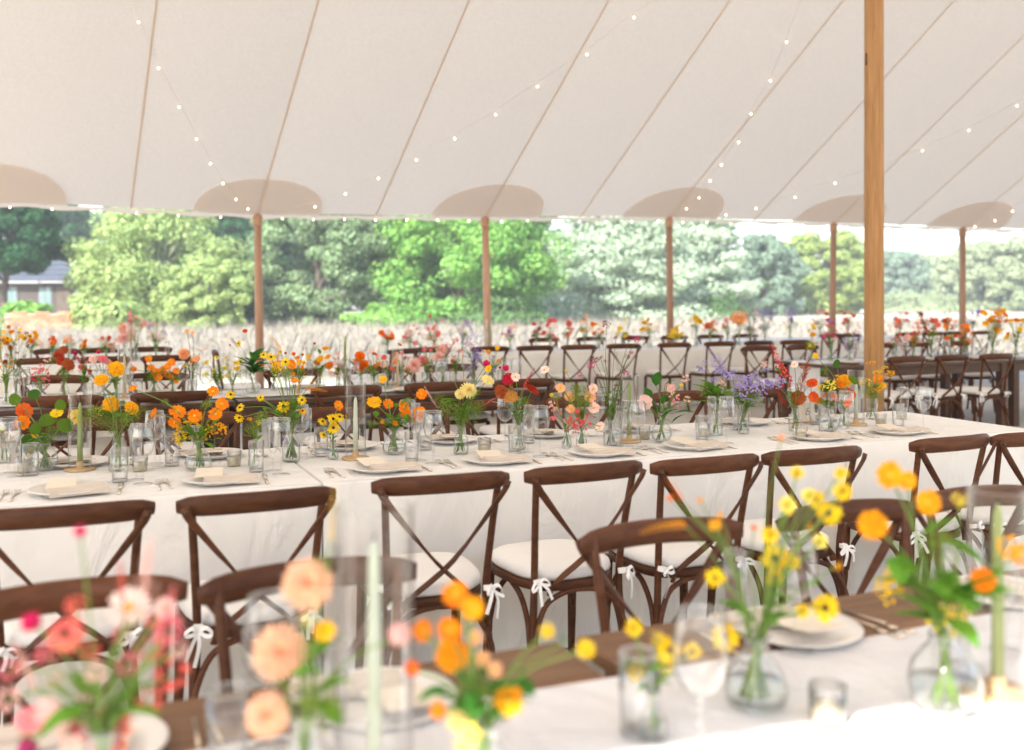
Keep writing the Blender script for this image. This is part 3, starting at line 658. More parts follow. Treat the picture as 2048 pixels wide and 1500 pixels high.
# ------------------------------------------------------------------ tables
def cloth_table(u0, u1, v0, v1, label, ztop=.76, seed=0):
    c = uv((u0 + u1) / 2, (v0 + v1) / 2); r = empty('banquet_table', c, TH); tag(r, label, 'table', 'tables under floor length cream cloths')
    L, W = u1 - u0, v1 - v0; rnd = random.Random(seed)
    b = MB(); b.box((-L / 2 + .02, -W / 2 + .02, ztop - .035), (L / 2 - .02, W / 2 - .02, ztop - .006)); b.build('tabletop', M['farm'], r, False)
    for sx in (-1, 1):
        for sy in (-1, 1):
            b = MB(); b.tube([(sx * (L / 2 - .12), sy * (W / 2 - .12), 0), (sx * (L / 2 - .12), sy * (W / 2 - .12), ztop - .036)], .022, 8); b.build('leg', M['steel'], r)
    per = []; st = .035; rr = .02
    def side(p0, p1, nrm):
        n = max(2, int((Vector(p1) - Vector(p0)).length / st))
        for k in range(n): per.append((p0[0] + (p1[0] - p0[0]) * k / n, p0[1] + (p1[1] - p0[1]) * k / n, nrm))
    side((-L / 2, -W / 2), (L / 2, -W / 2), (0, -1)); side((L / 2, -W / 2), (L / 2, W / 2), (1, 0)); side((L / 2, W / 2), (-L / 2, W / 2), (0, 1)); side((-L / 2, W / 2), (-L / 2, -W / 2), (-1, 0))
    n = len(per); b = MB(); ph_ = [rnd.uniform(0, 6.28) for _ in range(8)]
    lev = [(-.012, ztop, 0), (-.003, ztop - .002, 0), (.002, ztop - .010, 0), (.006, ztop - .08, .12), (.010, ztop - .25, .45), (.014, ztop - .45, .8), (.018, ztop - .62, 1.0), (.020, .012, 1.15)]
    for off, z, fa in lev:
        for k, (x, y, nr) in enumerate(per):
            s = k * st
            wv = (.026 * math.sin(s * 7 + ph_[0] + 1.5 * math.sin(s * 2.3 + ph_[1])) + .006 * math.sin(s * 23 + ph_[2]) + .004 * math.sin(s * 41 + ph_[3])) * fa
            dx = nr[0] * (off + wv); dy = nr[1] * (off + wv)
            if nr[0]: dx *= .25
            b.v.append((x + dx, y + dy, z + (0 if z > .05 else .006 * math.sin(s * 5))))
    for i in range(len(lev) - 1):
        for j in range(n):
            j2 = (j + 1) % n; b.f.append((i * n + j, i * n + j2, (i + 1) * n + j2, (i + 1) * n + j)); b.m.append(0)
    b.f.append(tuple(range(n))); b.m.append(0)
    o = b.build('tablecloth', M['cloth'], r); o.data.polygons[len(o.data.polygons) - 1].use_smooth = False; return r
def plank_table(u0, u1, v0, v1, label, ztop=.76, runner=None, rlabel=None, rdrop=(0, 0), planks=5, wood='farm_dark'):
    c = uv((u0 + u1) / 2, (v0 + v1) / 2); r = empty('farm_table', c, TH); tag(r, label, 'table', 'dark plank tables')
    L, W = u1 - u0, v1 - v0; pw = W / planks
    for k in range(planks):
        b = MB(); y0 = -W / 2 + k * pw + .0015; b.box((-L / 2, y0, ztop - .034 - random.uniform(0, .0015)), (L / 2, y0 + pw - .003, ztop - random.uniform(0, .0015)), .004); b.build('plank', M[wood], r, False)
    for sy in (-1, 1):
        b = MB(); y = sy * (W / 2 - .075); b.box((-L / 2 + .12, y - .014, ztop - .135), (L / 2 - .12, y + .014, ztop - .036)); b.build('apron', M[wood], r, False)
    for sx in (-1, 1):
        b = MB(); x = sx * (L / 2 - .09); b.box((x - .014, -W / 2 + .12, ztop - .135), (x + .014, W / 2 - .12, ztop - .036)); b.build('apron', M[wood], r, False)
        for sy in (-1, 1):
            x, y = sx * (L / 2 - .085), sy * (W / 2 - .085); b = MB(); b.box((x - .042, y - .042, 0), (x + .042, y + .042, ztop - .036), .006); b.build('leg', M[wood], r, False)
    return r
def runner(u0, u1, v0, v1, label, ztop=.76, drop0=0, drop1=0, seed=0):
    rnd = random.Random(seed); ph_ = [rnd.uniform(0, 6.28) for _ in range(6)]; c = uv((u0 + u1) / 2, (v0 + v1) / 2); L, W = u1 - u0, v1 - v0
    tot = drop0 + L + drop1; b = MB()
    def fn(i, j):
        s = i * tot - drop0; y = (j - .5) * W
        wr = .0028 * (1 + math.sin(s * 11 + y * 5 + ph_[0])) * (.5 + .5 * math.sin(y * 9 + ph_[1] + s)) + .0018 * (1 + math.sin(s * 3 - y * 24 + ph_[2]))
        y += .008 * math.sin(s * 3.1 + ph_[3]) * (1 if j > .5 else -1)
        if s < 0: return (-L / 2 - .004 - wr, y, ztop + .004 + max(-drop0, s))
        if s > L: return (L / 2 + .004 + wr, y, ztop + .004 - (s - L))
        return (s - L / 2, y, ztop + .0025 + wr)
    b.grid(fn, int(tot / .03), 26); o = b.build('table_runner', M['runner'], loc=c, rot=(0, 0, TH)); tag(o, label, 'runner', 'white runners on the plank tables'); return o
BV0, BV1 = 3.76, 4.74
cloth_table(-1.75, .85, BV0, BV1, 'left third of the middle row, cream cloth table with nasturtiums', seed=1)
cloth_table(.857, 3.38, BV0, BV1, 'central cream cloth table in the middle row with four near chairs', seed=2)
cloth_table(3.387, 4.66, BV0, BV1, 'short cream cloth table at the right end of the middle row', seed=3)
AV0, AV1 = .88, 1.85
plank_table(-1.6, .905, AV0, AV1, 'foreground plank table at lower left with white runner', wood='farm')
plank_table(.95, 3.5, AV0 + .0, AV1 + .0, 'foreground plank table at lower right with white runner', ztop=.765, wood='farm')
runner(-1.55, 3.4, 1.02, 1.60, 'wide wrinkled white runner on the foreground plank tables', ztop=.767, seed=4)
CV0, CV1 = 6.93, 7.86
plank_table(-1.9, .98, CV0, CV1, 'dark plank table at left behind the middle row')
plank_table(1.0, 3.42, CV0, CV1, 'dark plank table at centre behind the middle row')
runner(-1.85, 3.36, CV0 + .2, CV1 - .2, 'pale runner along the dark tables behind the middle row', seed=5, drop1=.3)
plank_table(7.05, 9.6, 8.02, 8.98, 'dark plank table at right beyond the thick mast')
plank_table(9.62, 12.2, 8.02, 8.98, 'dark plank table at the right edge of the view')
runner(7.09, 12.1, 8.26, 8.74, 'white runner hanging off the end of the right-hand dark table', seed=6, drop0=.42)
cloth_table(-2.0, 1.15, 11.18, 12.05, 'far cream cloth table at left edge', seed=7)
cloth_table(3.15, 6.45, 11.4, 12.35, 'far cream cloth table left of centre pole', seed=8)
cloth_table(6.46, 9.2, 11.4, 12.35, 'far cream cloth table right of the third pole', seed=9)
cloth_table(9.3, 13.4, 12.9, 13.8, 'farthest cream cloth table at right under the tent edge', seed=10)

# ------------------------------------------------------------------ tableware
def lat(name, prof, mat, n=22, close=False):
    b = MB(); b.lathe(prof, n, close=close); return b.mesh(name, mat)
G = {}
G['wine_bowl'] = lat('bowl', [(.001, .098), (.016, .101), (.030, .112), (.039, .130), (.043, .152), (.042, .178), (.037, .208), (.0355, .222), (.0345, .222), (.0360, .208), (.0405, .178)], M['glass'])
G['wine_stem'] = lat('stem', [(.0055, .003), (.004, .012), (.0036, .05), (.004, .085), (.009, .099)], M['glass'], 10)
G['wine_foot'] = lat('foot', [(.034, 0), (.035, .0015), (.020, .003), (.006, .006)], M['glass'], 22)
G['flute_bowl'] = lat('bowl', [(.001, .070), (.012, .076), (.019, .095), (.023, .125), (.0235, .165), (.0215, .215), (.0205, .215), (.0222, .165)], M['glass'], 18)
G['flute_stem'] = lat('stem', [(.005, .003), (.0036, .012), (.0034, .05), (.008, .071)], M['glass'], 10)
G['flute_foot'] = lat('foot', [(.029, 0), (.030, .0015), (.016, .003), (.005, .006)], M['glass'], 20)
G['tumbler'] = lat('wall', [(.027, 0.0), (.0285, .003), (.030, .06), (.031, .125), (.0298, .125), (.0288, .06), (.0272, .014), (.001, .012)], M['glass'], 20)
G['tumbler_base'] = lat('base', [(.001, .0), (.027, .0), (.0272, .0095), (.001, .011)], M['glass'], 20)
M['rim'] = m_glass('glass_rim', (0.97, 0.98, 0.975), 0.35, 0.6, 1.2)
def rim(r_, z): return lat('rim', [(r_ - .0011, z - .0008), (r_ + .0011, z - .0008), (r_ + .0013, z + .0008), (r_ - .0011, z + .0010), (r_ - .0011, z - .0008)], M['rim'], 22)
G['wine_rim'] = rim(.035, .222); G['flute_rim'] = rim(.021, .215); G['tumbler_rim'] = rim(.0304, .125)
def glass_item(kind, pos, label, grp, sc=1.0):
    if kind == 'wine': r = empty('wine_glass', pos); [inst(k, G['wine_' + k], r) for k in ('bowl', 'stem', 'foot', 'rim')]; cat = 'wine glass'
    elif kind == 'flute': r = empty('champagne_flute', pos); [inst(k, G['flute_' + k], r) for k in ('bowl', 'stem', 'foot', 'rim')]; cat = 'flute'
    else: r = empty('water_tumbler', pos); inst('wall', G['tumbler'], r); inst('base', G['tumbler_base'], r); inst('rim', G['tumbler_rim'], r); cat = 'tumbler'
    r.scale = (sc,) * 3; tag(r, label, cat, grp); return r
PLATE = lat('dinner_plate', [(.001, .004), (.075, .003), (.090, .0), (.100, .002), (.142, .018), (.145, .020), (.143, .0215), (.102, .0075), (.085, .0065), (.001, .0075)], M['china'], 36)
b = MB(); b.lathe([(.001, .004), (.075, .003), (.090, .0), (.100, .002), (.142, .018), (.145, .020)], 24); PLATE_LOW = b.mesh('dinner_plate', M['china'])
def napkin_mesh():
    b = MB()
    for k in range(4):
        z = k * .0042; s = 1 - k * .012
        b.grid(lambda i, j: ((i - .5) * .20 * s, (j - .5) * .085 * s, z + .004 + .0018 * math.sin(i * 5 + k) + .0016 * math.sin(j * 8 + k * 2)), 10, 4)
        b.box((-.1 * s, -.0425 * s, z), (.1 * s, -.0425 * s + .004, z + .0045))
        b.box((-.1 * s, .0425 * s - .004, z), (.1 * s, .0425 * s, z + .0045)); b.box((-.1 * s, -.038 * s, z), (-.1 * s + .003, .038 * s, z + .004)); b.box((.1 * s - .003, -.038 * s, z), (.1 * s, .038 * s, z + .004))
    return b.mesh('napkin', M['napkin'], False)
NAP = napkin_mesh()
def card_mesh():
    b = MB(); rnd = random.Random(3); n = 40; top_ = []
    for k in range(n):
        s = k / n * 4; e = s % 1; q = int(s)
        x, y = [(-.5 + e, -.5), (.5, -.5 + e), (.5 - e, .5), (-.5, .5 - e)][q]; j = rnd.uniform(-.012, .012)
        top_.append((x * .10 + j * .16, y * .13 + j * .16, .0012 + .006 * (y + .5) ** 2))
    b.quad(*top_); b.quad(*[(x, y, z - .001) for x, y, z in reversed(top_)])
    for k in range(n):
        a, c = top_[k], top_[(k + 1) % n]; b.quad(a, (a[0], a[1], a[2] - .001), (c[0], c[1], c[2] - .001), c)
    return b.mesh('menu_card', M['paper'], False)
CARD = card_mesh()
def fork_mesh():
    b = MB(); b.tube([(0, -.095, .002), (0, -.03, .003), (0, .025, .006)], [.0052, .0032, .0034], 6, flat=(1, .35), up=(1, 0, 0))
    b.tube([(0, .022, .006), (0, .04, .003), (0, .055, .003)], [.004, .0105, .0112], 6, flat=(1, .2), up=(1, 0, 0))
    for x in (-.0092, -.0031, .0031, .0092): b.tube([(x, .053, .003), (x, .10, .008)], [.0021, .0014], 4)
    return b.mesh('fork', M['steel'])
def knife_mesh():
    b = MB(); b.tube([(0, -.11, .003), (0, .0, .003)], [.0058, .0045], 6, flat=(1, .5), up=(1, 0, 0)); b.tube([(0, .0, .003), (.001, .06, .003), (.002, .10, .003), (-.003, .12, .003)], [.006, .0095, .009, .002], 6, flat=(1, .14), up=(1, 0, 0))
    return b.mesh('knife', M['steel'])
FORK, KNIFE = fork_mesh(), knife_mesh()
def setting(u, ve, facing, who, zt, full=True, glasses=True, jit=.012, cut=True, grp=''):
    # a place setting at table edge ve; facing +1: the guest sits on the near side
    th = TH + (0 if facing > 0 else math.pi); c0 = uv(u, ve + facing * .18, zt); rj = lambda a=jit: random.uniform(-a, a)
    def loc(dx, dy, dz=0):
        return c0 + Vector((math.cos(th) * dx - math.sin(th) * dy, math.sin(th) * dx + math.cos(th) * dy, dz))
    o = inst('dinner_plate', PLATE if full else PLATE_LOW, None, c0 + Vector((0, 0, .0008)), (0, 0, 0), (.92, .92, 1)); tag(o, 'round cream plate ' + who, 'plate', 'plates' + grp)
    if full:
        o = inst('napkin', NAP, None, loc(rj() + .045, -.062 + rj(), .0115), (R(2), 0, th + R(random.uniform(-14, 14)))); tag(o, 'folded beige linen napkin ' + who, 'napkin', 'napkins' + grp)
        o = inst('menu_card', CARD, None, loc(-.015 + rj(), .035 + rj(), .0285), (R(3), 0, th + R(random.uniform(-10, 10)))); tag(o, 'torn-edge cream menu card ' + who, 'card', 'menu cards' + grp)
    else:
        o = inst('napkin', NAP, None, loc(.02, 0, .0095), (0, 0, th + R(random.uniform(-14, 14)))); tag(o, 'folded beige linen napkin ' + who, 'napkin', 'napkins' + grp)
    if cut:
        for k, (dx, w_) in enumerate(((-.178, 'inner'), (-.212, 'outer'))):
            o = inst('fork', FORK, None, loc(dx + rj(.004), .01 + rj(), .0), (0, 0, th + R(random.uniform(-6, 6)))); tag(o, w_ + ' champagne-coloured fork ' + who, 'fork', 'forks' + grp)
        o = inst('knife', KNIFE, None, loc(.178 + rj(.004), rj(), .0), (0, 0, th + R(random.uniform(-6, 6)))); tag(o, 'champagne-coloured knife ' + who, 'knife', 'knives' + grp)
    if glasses:
        glass_item('wine', loc(.255 + rj(), .075 + rj()), 'clear stemmed wine glass ' + who, 'wine glasses' + grp)
        glass_item('tumbler', loc(.175 + rj(), .165 + rj()), 'clear straight water tumbler ' + who, 'tumblers' + grp)
        glass_item('flute', loc(.235 + rj(), .175 + rj()), 'tall clear champagne flute ' + who, 'flutes' + grp)
ZT = .761
for i, u in enumerate([-.03, .49, 1.13, 1.63, 2.13, 2.62, 3.36, 3.87]):
    setting(u, BV0, 1, 'at {} near-side place of middle cream table'.format(ORD[i]), ZT, grp=' on the near side of the middle table')
for i, u in enumerate([.0, .55, 1.16, 1.66, 2.17, 2.68, 3.40, 3.92]):
    setting(u, BV1, -1, 'at {} far-side place of middle cream table'.format(ORD[i]), ZT, grp=' on the far side of the middle table')
for i, u in enumerate([.0, .48, 1.37, 1.98, 2.48]):
    setting(u, AV1, -1, 'at {} place of foreground plank table'.format(ORD[i]), .766 if u > .9 else ZT, glasses=False, grp=' on the foreground table')
for i, u in enumerate([-.1, .55, 1.61, 2.27, 2.91]):
    setting(u, CV0, 1, 'at {} near place of second wooden table'.format(ORD[i]), ZT, full=False, cut=False, grp=' on the second wooden table')
    setting(u + .02, CV1, -1, 'at {} far place of second wooden table'.format(ORD[i]), ZT, full=False, cut=False, grp=' on the second wooden table')
for i, u in enumerate([7.42, 8.01, 8.61, 9.2]):
    setting(u, 8.02, 1, 'at {} place of right-hand wooden table'.format(ORD[i]), ZT, full=False, cut=False, grp=' on the right-hand wooden table')
for i, u in enumerate(DN):
    uu = u; glass_item('wine', uv(uu + .2, 11.62, ZT), 'small wine glass, {} from left on far centre cream table'.format(ORD[i]), 'wine glasses on the far centre table')
    glass_item('flute', uv(uu + .12, 11.75, ZT), 'small flute, {} from left on far centre cream table'.format(ORD[i]), 'flutes on the far centre table')
    glass_item('wine', uv(uu - .1, 12.1, ZT), 'small far-side wine glass, {} from left on far centre cream table'.format(ORD[i]), 'wine glasses on the far centre table')
for i, u in enumerate([-.3, .25, .8]):
    glass_item('wine', uv(u + .2, 11.4, ZT), 'small wine glass, {} from left on far left cream table'.format(ORD[i]), 'wine glasses on the far left table')
    glass_item('flute', uv(u + .1, 11.5, ZT), 'small flute, {} from left on far left cream table'.format(ORD[i]), 'flutes on the far left table')

# foreground glasses
for k, x, y, sc, lb in (('wine', 545, 1500, 1.06, 'blurred wine glass behind the peach dahlias in the foreground'), ('tumbler', 455, 1548, .98, 'blurred water tumbler at the bottom edge, left of the peach dahlias'),
                        ('tumbler', 1278, 1470, 1.05, 'blurred water tumbler left of the black-eyed daisies on the runner'), ('wine', 1400, 1520, 1.0, 'blurred wine glass low on the runner beside the black-eyed daisies'),
                        ('flute', 1470, 1330, 1.0, 'blurred flute behind the black-eyed daisy vase'), ('wine', 1590, 1300, 1.0, 'blurred wine glass right of the black-eyed daisy vase'),
                        ('wine', 1925, 1330, 1.0, 'blurred wine glass left of the right foreground hurricane'), ('flute', 2010, 1300, 1.0, 'blurred flute behind the right foreground hurricane'), ('tumbler', 660, 1440, 1.0, 'blurred tumbler between peach dahlias and foreground candle')):
    glass_item(k, at(x, y, .773), lb, 'glasses on the foreground runner', sc)

# candles
def hurricane(base, h, wax, label, holder='holder', r=.045, ch=.24, short='') :
    c = empty('hurricane_shade', base); 
    b = MB(); b.lathe([(r, .012), (r, h)], 26); b.build('glass_cylinder', M['glass'], c)
    b = MB(); b.lathe([(r, h - .0015), (r + .0008, h), (r - .0025, h + .0008), (r - .003, h - .001)], 26); b.build('rim', M['glass'], c)
    tag(c, 'glass cylinder around ' + label, 'hurricane', 'glass hurricane cylinders')
    k = empty('candle_holder', base); b = MB(); b.lathe([(.001, 0), (.058, 0), (.060, .004), (.058, .010), (.020, .012), (.015, .018), (.015, .034), (.011, .036), (.001, .034)], 24); b.build('base', M[holder], k); tag(k, 'wooden holder under ' + label, 'candle holder', 'wooden candle holders')
    t = empty('taper_candle', base + Vector((0, 0, .034))); b = MB(); b.lathe([(.001, 0), (.0108, 0), (.0100, ch * .6), (.0078, ch * .93), (.003, ch), (.001, ch + .002)], 14); b.build('wax', M[wax], t)
    b = MB(); b.tube([(0, 0, ch), (.001, 0, ch + .010), (.003, 0, ch + .014)], .0012, 5); b.build('wick', M['wick'], t); tag(t, label, 'candle', 'taper candles')
hurricane(at(160, 940, ZT), .31, 'wax_green', 'sage green taper candle behind the nasturtium glasses', ch=.24)
hurricane(at(711, 918, ZT), .33, 'wax_pale', 'pale green taper candle left of the middle orange cosmos', ch=.235)
hurricane(at(1258, 884, ZT), .32, 'wax_green', 'olive green taper candle right of the purple verbena', ch=.26)
hurricane(at(1712, 850, ZT), .30, 'wax_pale', 'pale taper candle right of the orange zinnias by the number card', ch=.2)
hurricane(at(249, 797, ZT), .36, 'wax_cream', 'pale taper candle on the second wooden table at left', ch=.26)
hurricane(at(690, 780, ZT), .37, 'wax_green', 'slim green taper candle against the meadow on the second wooden table', ch=.36)
hurricane(at(795, 778, ZT), .30, 'wax_cream', 'cream taper candle by the pink dahlias on the second wooden table', ch=.25)
hurricane(at(748, 1575, .77), .40, 'wax_pale', 'large blurred pale green taper candle in the foreground', r=.056, ch=.315)
hurricane(at(1995, 1390, .77), .36, 'wax_green', 'blurred green taper candle at the right foreground', r=.05, ch=.30)
for i, (x, v, nm) in enumerate(((1, 12.0, 'far left edge'), (262, 11.7, 'far left cream table'), (978, 11.9, 'far centre cream table beside the lavender spires'), (1500, 11.9, 'far centre cream table, right half'))):
    hurricane(uv(u_at(x, v), v, ZT), .40, 'wax_green', 'small green candle at ' + nm, ch=.33)
VOT = lat('votive_glass', [(.001, .002), (.026, .0), (.028, .003), (.031, .066), (.0298, .066), (.027, .006)], M['glass'], 18)
WAX = lat('wax', [(.001, .004), (.0262, .004), (.0280, .036), (.001, .035)], M['wax_cream'], 16)
for x, y, lb in ((50, 945, 'left of the nasturtium vase'), (280, 942, 'right of the yellow zinnia vase'), (468, 932, 'behind the wine glass left of the tall coneflowers'), (969, 905, 'right of the pale yellow dahlia vase'), (1289, 878, 'right of the olive candle'),
                 (1407, 873, 'left of the lavender bottle vase'), (1603, 880, 'in front of the number card'), (1803, 838, 'at the right end of the middle table'), (1762, 851, 'in front of the right end tumbler'), (1655, 1450, 'on the foreground runner')):
    o = empty('votive_candle', at(x, y, .77 if y > 1300 else ZT)); inst('glass_cup', VOT, o); inst('wax', WAX, o); tag(o, 'small cream votive candle in glass ' + lb, 'votive', 'votive candles')
# table number
cd = at(1615, 846, ZT); tc = empty('table_number', cd, R(8)); b = MB(); b.box((-.046, -.0012, .006), (.046, .0012, .118)); cb = b.build('card', M['paper'], tc, False); cb.rotation_euler = (R(-9), 0, 0)
b = MB(); b.box((-.05, -.014, 0), (.05, .02, .009), .002); b.build('stand', M['holder'], tc, False)
try:
    cu = bpy.data.curves.new('numeral', 'FONT'); cu.body = '8'; cu.size = .062; cu.align_x = 'CENTER'; cu.align_y = 'CENTER'; cu.shear = .35; cu.extrude = .0004; cu.offset = -.0012
    tmp = bpy.data.objects.new('tmp', cu); COL.objects.link(tmp); bpy.context.view_layer.update()
    me = bpy.data.meshes.new_from_object(tmp.evaluated_get(bpy.context.evaluated_depsgraph_get())); bpy.data.objects.remove(tmp); me.materials.clear(); me.materials.append(M['ink'])
    inst('numeral', me, cb, (0, -.0022, .062), (R(90), 0, 0))
except Exception as ex: print('numeral', ex)
tag(tc, 'cream card with the handwritten number 8 in a small stand', 'number card')

# ------------------------------------------------------------------ flowers
def petal(b, an, r0, r1, w, z0, z1, notch=.0, droop=0.0, twist=0.0):
    c, s = math.cos(an), math.sin(an)
    def P(r, t, z): return (c * r - s * t, s * r + c * t, z)
    rm = r0 + (r1 - r0) * .62; zm = z0 + (z1 - z0) * .7; n = len(b.v)
    b.v += [P(r0, -w * .3, z0), P(r0, w * .3, z0), P(rm, w, zm - droop * .3 + twist), P(rm, 0, zm + w * .12), P(rm, -w, zm - droop * .3 - twist), P(r1, w * .55, z1 - droop), P(r1 * (1 - notch), 0, z1 - droop * .8), P(r1, -w * .55, z1 - droop)]
    for q in ((0, 1, 2, 3), (0, 3, 4), (3, 2, 5, 6), (4, 3, 6, 7)): b.f.append(tuple(n + i for i in q)); b.m.append(0)
def blob(b, c, r, n=6, m=4, sz=1.0):
    base = len(b.v); c = Vector(c)
    for i in range(1, m):
        t = math.pi * i / m
        for j in range(n):
            a = 2 * math.pi * j / n + i * .5; b.v.append((c.x + r * math.sin(t) * math.cos(a), c.y + r * math.sin(t) * math.sin(a), c.z + r * sz * math.cos(t)))
    tp = len(b.v); b.v.append((c.x, c.y, c.z + r * sz)); b.v.append((c.x, c.y, c.z - r * sz))
    for j in range(n):
        j2 = (j + 1) % n; b.f.append((tp, base + j, base + j2)); b.m.append(0); L = base + (m - 2) * n; b.f.append((tp + 1, L + j2, L + j)); b.m.append(0)
        for i in range(m - 2): b.f.append((base + i * n + j, base + (i + 1) * n + j, base + (i + 1) * n + j2, base + i * n + j2)); b.m.append(0)
def sp_mesh(kind, seed=0):
    rnd = random.Random(seed); b = MB(); PI2 = 2 * math.pi
    if kind == 'cosmos':
        for k in range(8): petal(b, PI2 * k / 8 + rnd.uniform(-.1, .1), .12, 1 + rnd.uniform(-.08, .05), .315, 0, .12 + rnd.uniform(-.1, .12), .14, rnd.uniform(0, .12), .05)
    elif kind == 'rud':
        for k in range(11): petal(b, PI2 * k / 11 + rnd.uniform(-.08, .08), .15, 1 + rnd.uniform(-.12, .05), .20, 0, .02, .0, rnd.uniform(.0, .3))
    elif kind == 'zin':
        for L, (nn, rr, zz) in enumerate(((15, 1.0, .0), (13, .86, .14), (11, .68, .26), (9, .48, .35), (6, .28, .40))):
            for k in range(nn): petal(b, PI2 * k / nn + L * .3 + rnd.uniform(-.06, .06), .05, rr * rnd.uniform(.94, 1.05), .21 * (.6 + rr * .4), zz - .05, zz + .06 + L * .02, .04, .06)
    elif kind == 'dah':
        for L in range(8):
            t = L / 7; el = -0.35 + t * 1.75; rr = 1.0 - .10 * t; nn = [14, 15, 14, 13, 11, 9, 7, 4][L]
            for k in range(nn):
                an = PI2 * k / nn + L * .37 + rnd.uniform(-.05, .05); ce, se = math.cos(el), math.sin(el); ln = rr * rnd.uniform(.93, 1.06)
                petal(b, an, .12 * ce, ln * max(.08, ce), .155, se * .12, se * ln * .85, -.18, 0, .0)
    elif kind == 'pom':
        blob(b, (0, 0, 0), .86, 10, 7)
        for k in range(70):
            v = Vector((rnd.gauss(0, 1), rnd.gauss(0, 1), rnd.gauss(0, 1))).normalized(); t = v.orthogonal().normalized(); bb = v.cross(t)
            b.quad(v * .82 + t * .14, v * 1.05, v * .82 - t * .14); b.quad(v * .82 + bb * .14, v * 1.05, v * .82 - bb * .14)
    elif kind == 'nas':
        for k in range(5): petal(b, PI2 * k / 5 + rnd.uniform(-.15, .15), .08, 1 + rnd.uniform(-.1, .1), .58, -.15, .28, .08, rnd.uniform(-.05, .15), .06)
        b.tube([(0, 0, -.1), (.1, 0, -.7)], [.16, .04], 6)
    elif kind == 'umb':       # flat cluster of tiny florets
        for k in range(46):
            r_ = math.sqrt(rnd.random()); a = rnd.uniform(0, PI2); z = .30 * (1 - r_ * r_) + rnd.uniform(-.12, .05); c = (r_ * math.cos(a), r_ * math.sin(a), z); s = rnd.uniform(.10, .17)
            for q in range(2):
                t = Vector((rnd.gauss(0, 1), rnd.gauss(0, 1), rnd.gauss(0, .5))).normalized() * s; o = t.cross(Vector((rnd.gauss(0, .4), rnd.gauss(0, .4), 1))).normalized() * s; c_ = Vector(c)
                b.quad(c_ - t, c_ - o, c_ + t, c_ + o)
    elif kind == 'spike':     # florets up a stem, z 0..1
        for k in range(34):
            z = k / 33; a = k * 2.4 + rnd.uniform(-.3, .3); rr = .16 * (1 - z * .75); c = Vector((rr * math.cos(a), rr * math.sin(a), z)); s = .105 * (1 - z * .62)
            for q in range(4):
                a2 = a + (q - 1.5) * .8; d = Vector((math.cos(a2), math.sin(a2), rnd.uniform(-.5, .6))).normalized(); t = d.cross(Vector((0, 0, 1))).normalized()
                b.quad(c, c + d * s * .8 + t * s * .55, c + d * s * 1.5, c + d * s * .8 - t * s * .55)
        b.tube([(0, 0, -.05), (0, 0, 1)], [.016, .006], 4)
    elif kind == 'bell':      # cluster of open tubes (snapdragon, foxglove)
        for k in range(9):
            a = k * 2.4; z = rnd.uniform(-.75, .75); rr = .42 * math.sqrt(max(.05, 1 - z * z)); c = Vector((rr * math.cos(a), rr * math.sin(a), z)); d = Vector((math.cos(a), math.sin(a), rnd.uniform(-.6, .1))).normalized()
            t = d.orthogonal().normalized(); o = d.cross(t)
            for q in range(5):
                an = PI2 * q / 5; an2 = an + PI2 / 5 * .9; e0 = t * math.cos(an) + o * math.sin(an); e1 = t * math.cos(an2) + o * math.sin(an2)
                b.quad(c + e0 * .08, c + e1 * .08, c + d * .34 + e1 * .16, c + d * .34 + e0 * .16); b.quad(c + d * .34 + e0 * .16, c + d * .34 + e1 * .16, c + d * .46 + (e0 + e1) * .17)
    elif kind == 'feather':   # plume / amaranth
        for k in range(60):
            z = rnd.random(); a = rnd.uniform(0, PI2); ln = .30 * (1 - z * .7); d = Vector((math.cos(a), math.sin(a), 1.1)).normalized(); c = Vector((0, 0, z)); t = d.cross(Vector((0, 0, 1))).normalized() * .011
            b.quad(c - t, c + t, c + d * ln); 
            for q in range(3):
                e = c + d * ln * (.4 + .3 * q); s = .035; b.quad(e + t * 1.2, e + d * s * 1.5, e - t * 1.2, e - d * s)
        b.tube([(0, 0, -.1), (0, 0, 1)], [.014, .006], 4)
    elif kind == 'croc':      # arching row of buds along +x
        for k in range(11):
            s = k / 10; x = s; z = .10 * math.sin(s * 2.4); ln = .22 * (1 - s * .65)
            for sg in (-1, 1):
                c = Vector((x, 0, z)); d = Vector((.55, .30 * sg, .75)).normalized(); t = d.cross(Vector((0, 1, .2))).normalized(); o = d.cross(t); w_ = .036 * (1 - s * .5)
                for q in range(3):
                    e = (t * math.cos(q * 2.1) + o * math.sin(q * 2.1)) * w_; e2 = (t * math.cos(q * 2.1 + 2.1) + o * math.sin(q * 2.1 + 2.1)) * w_
                    b.quad(c, c + d * ln * .6 + e, c + d * ln, c + d * ln * .6 + e2)
        b.tube([(0, 0, -.02), (.5, 0, .07), (1, 0, .06)], [.014, .01, .005], 4)
    elif kind == 'round':     # nasturtium leaf
        n = 16; v = []
        for k in range(n):
            a = PI2 * k / n; r_ = 1 + .06 * math.sin(3 * a + seed); v.append((r_ * math.cos(a), r_ * math.sin(a), .10 + .06 * math.sin(2 * a + seed)))
        base = len(b.v); b.v += v; b.v.append((.1, 0, 0))
        for k in range(n): b.f.append((base + n, base + k, base + (k + 1) % n)); b.m.append(0)
    elif kind == 'lance':     # leaf along +x, length 1
        ws = [(0, .02), (.2, .13), (.45, .19), (.7, .14), (.9, .06), (1, .005)]
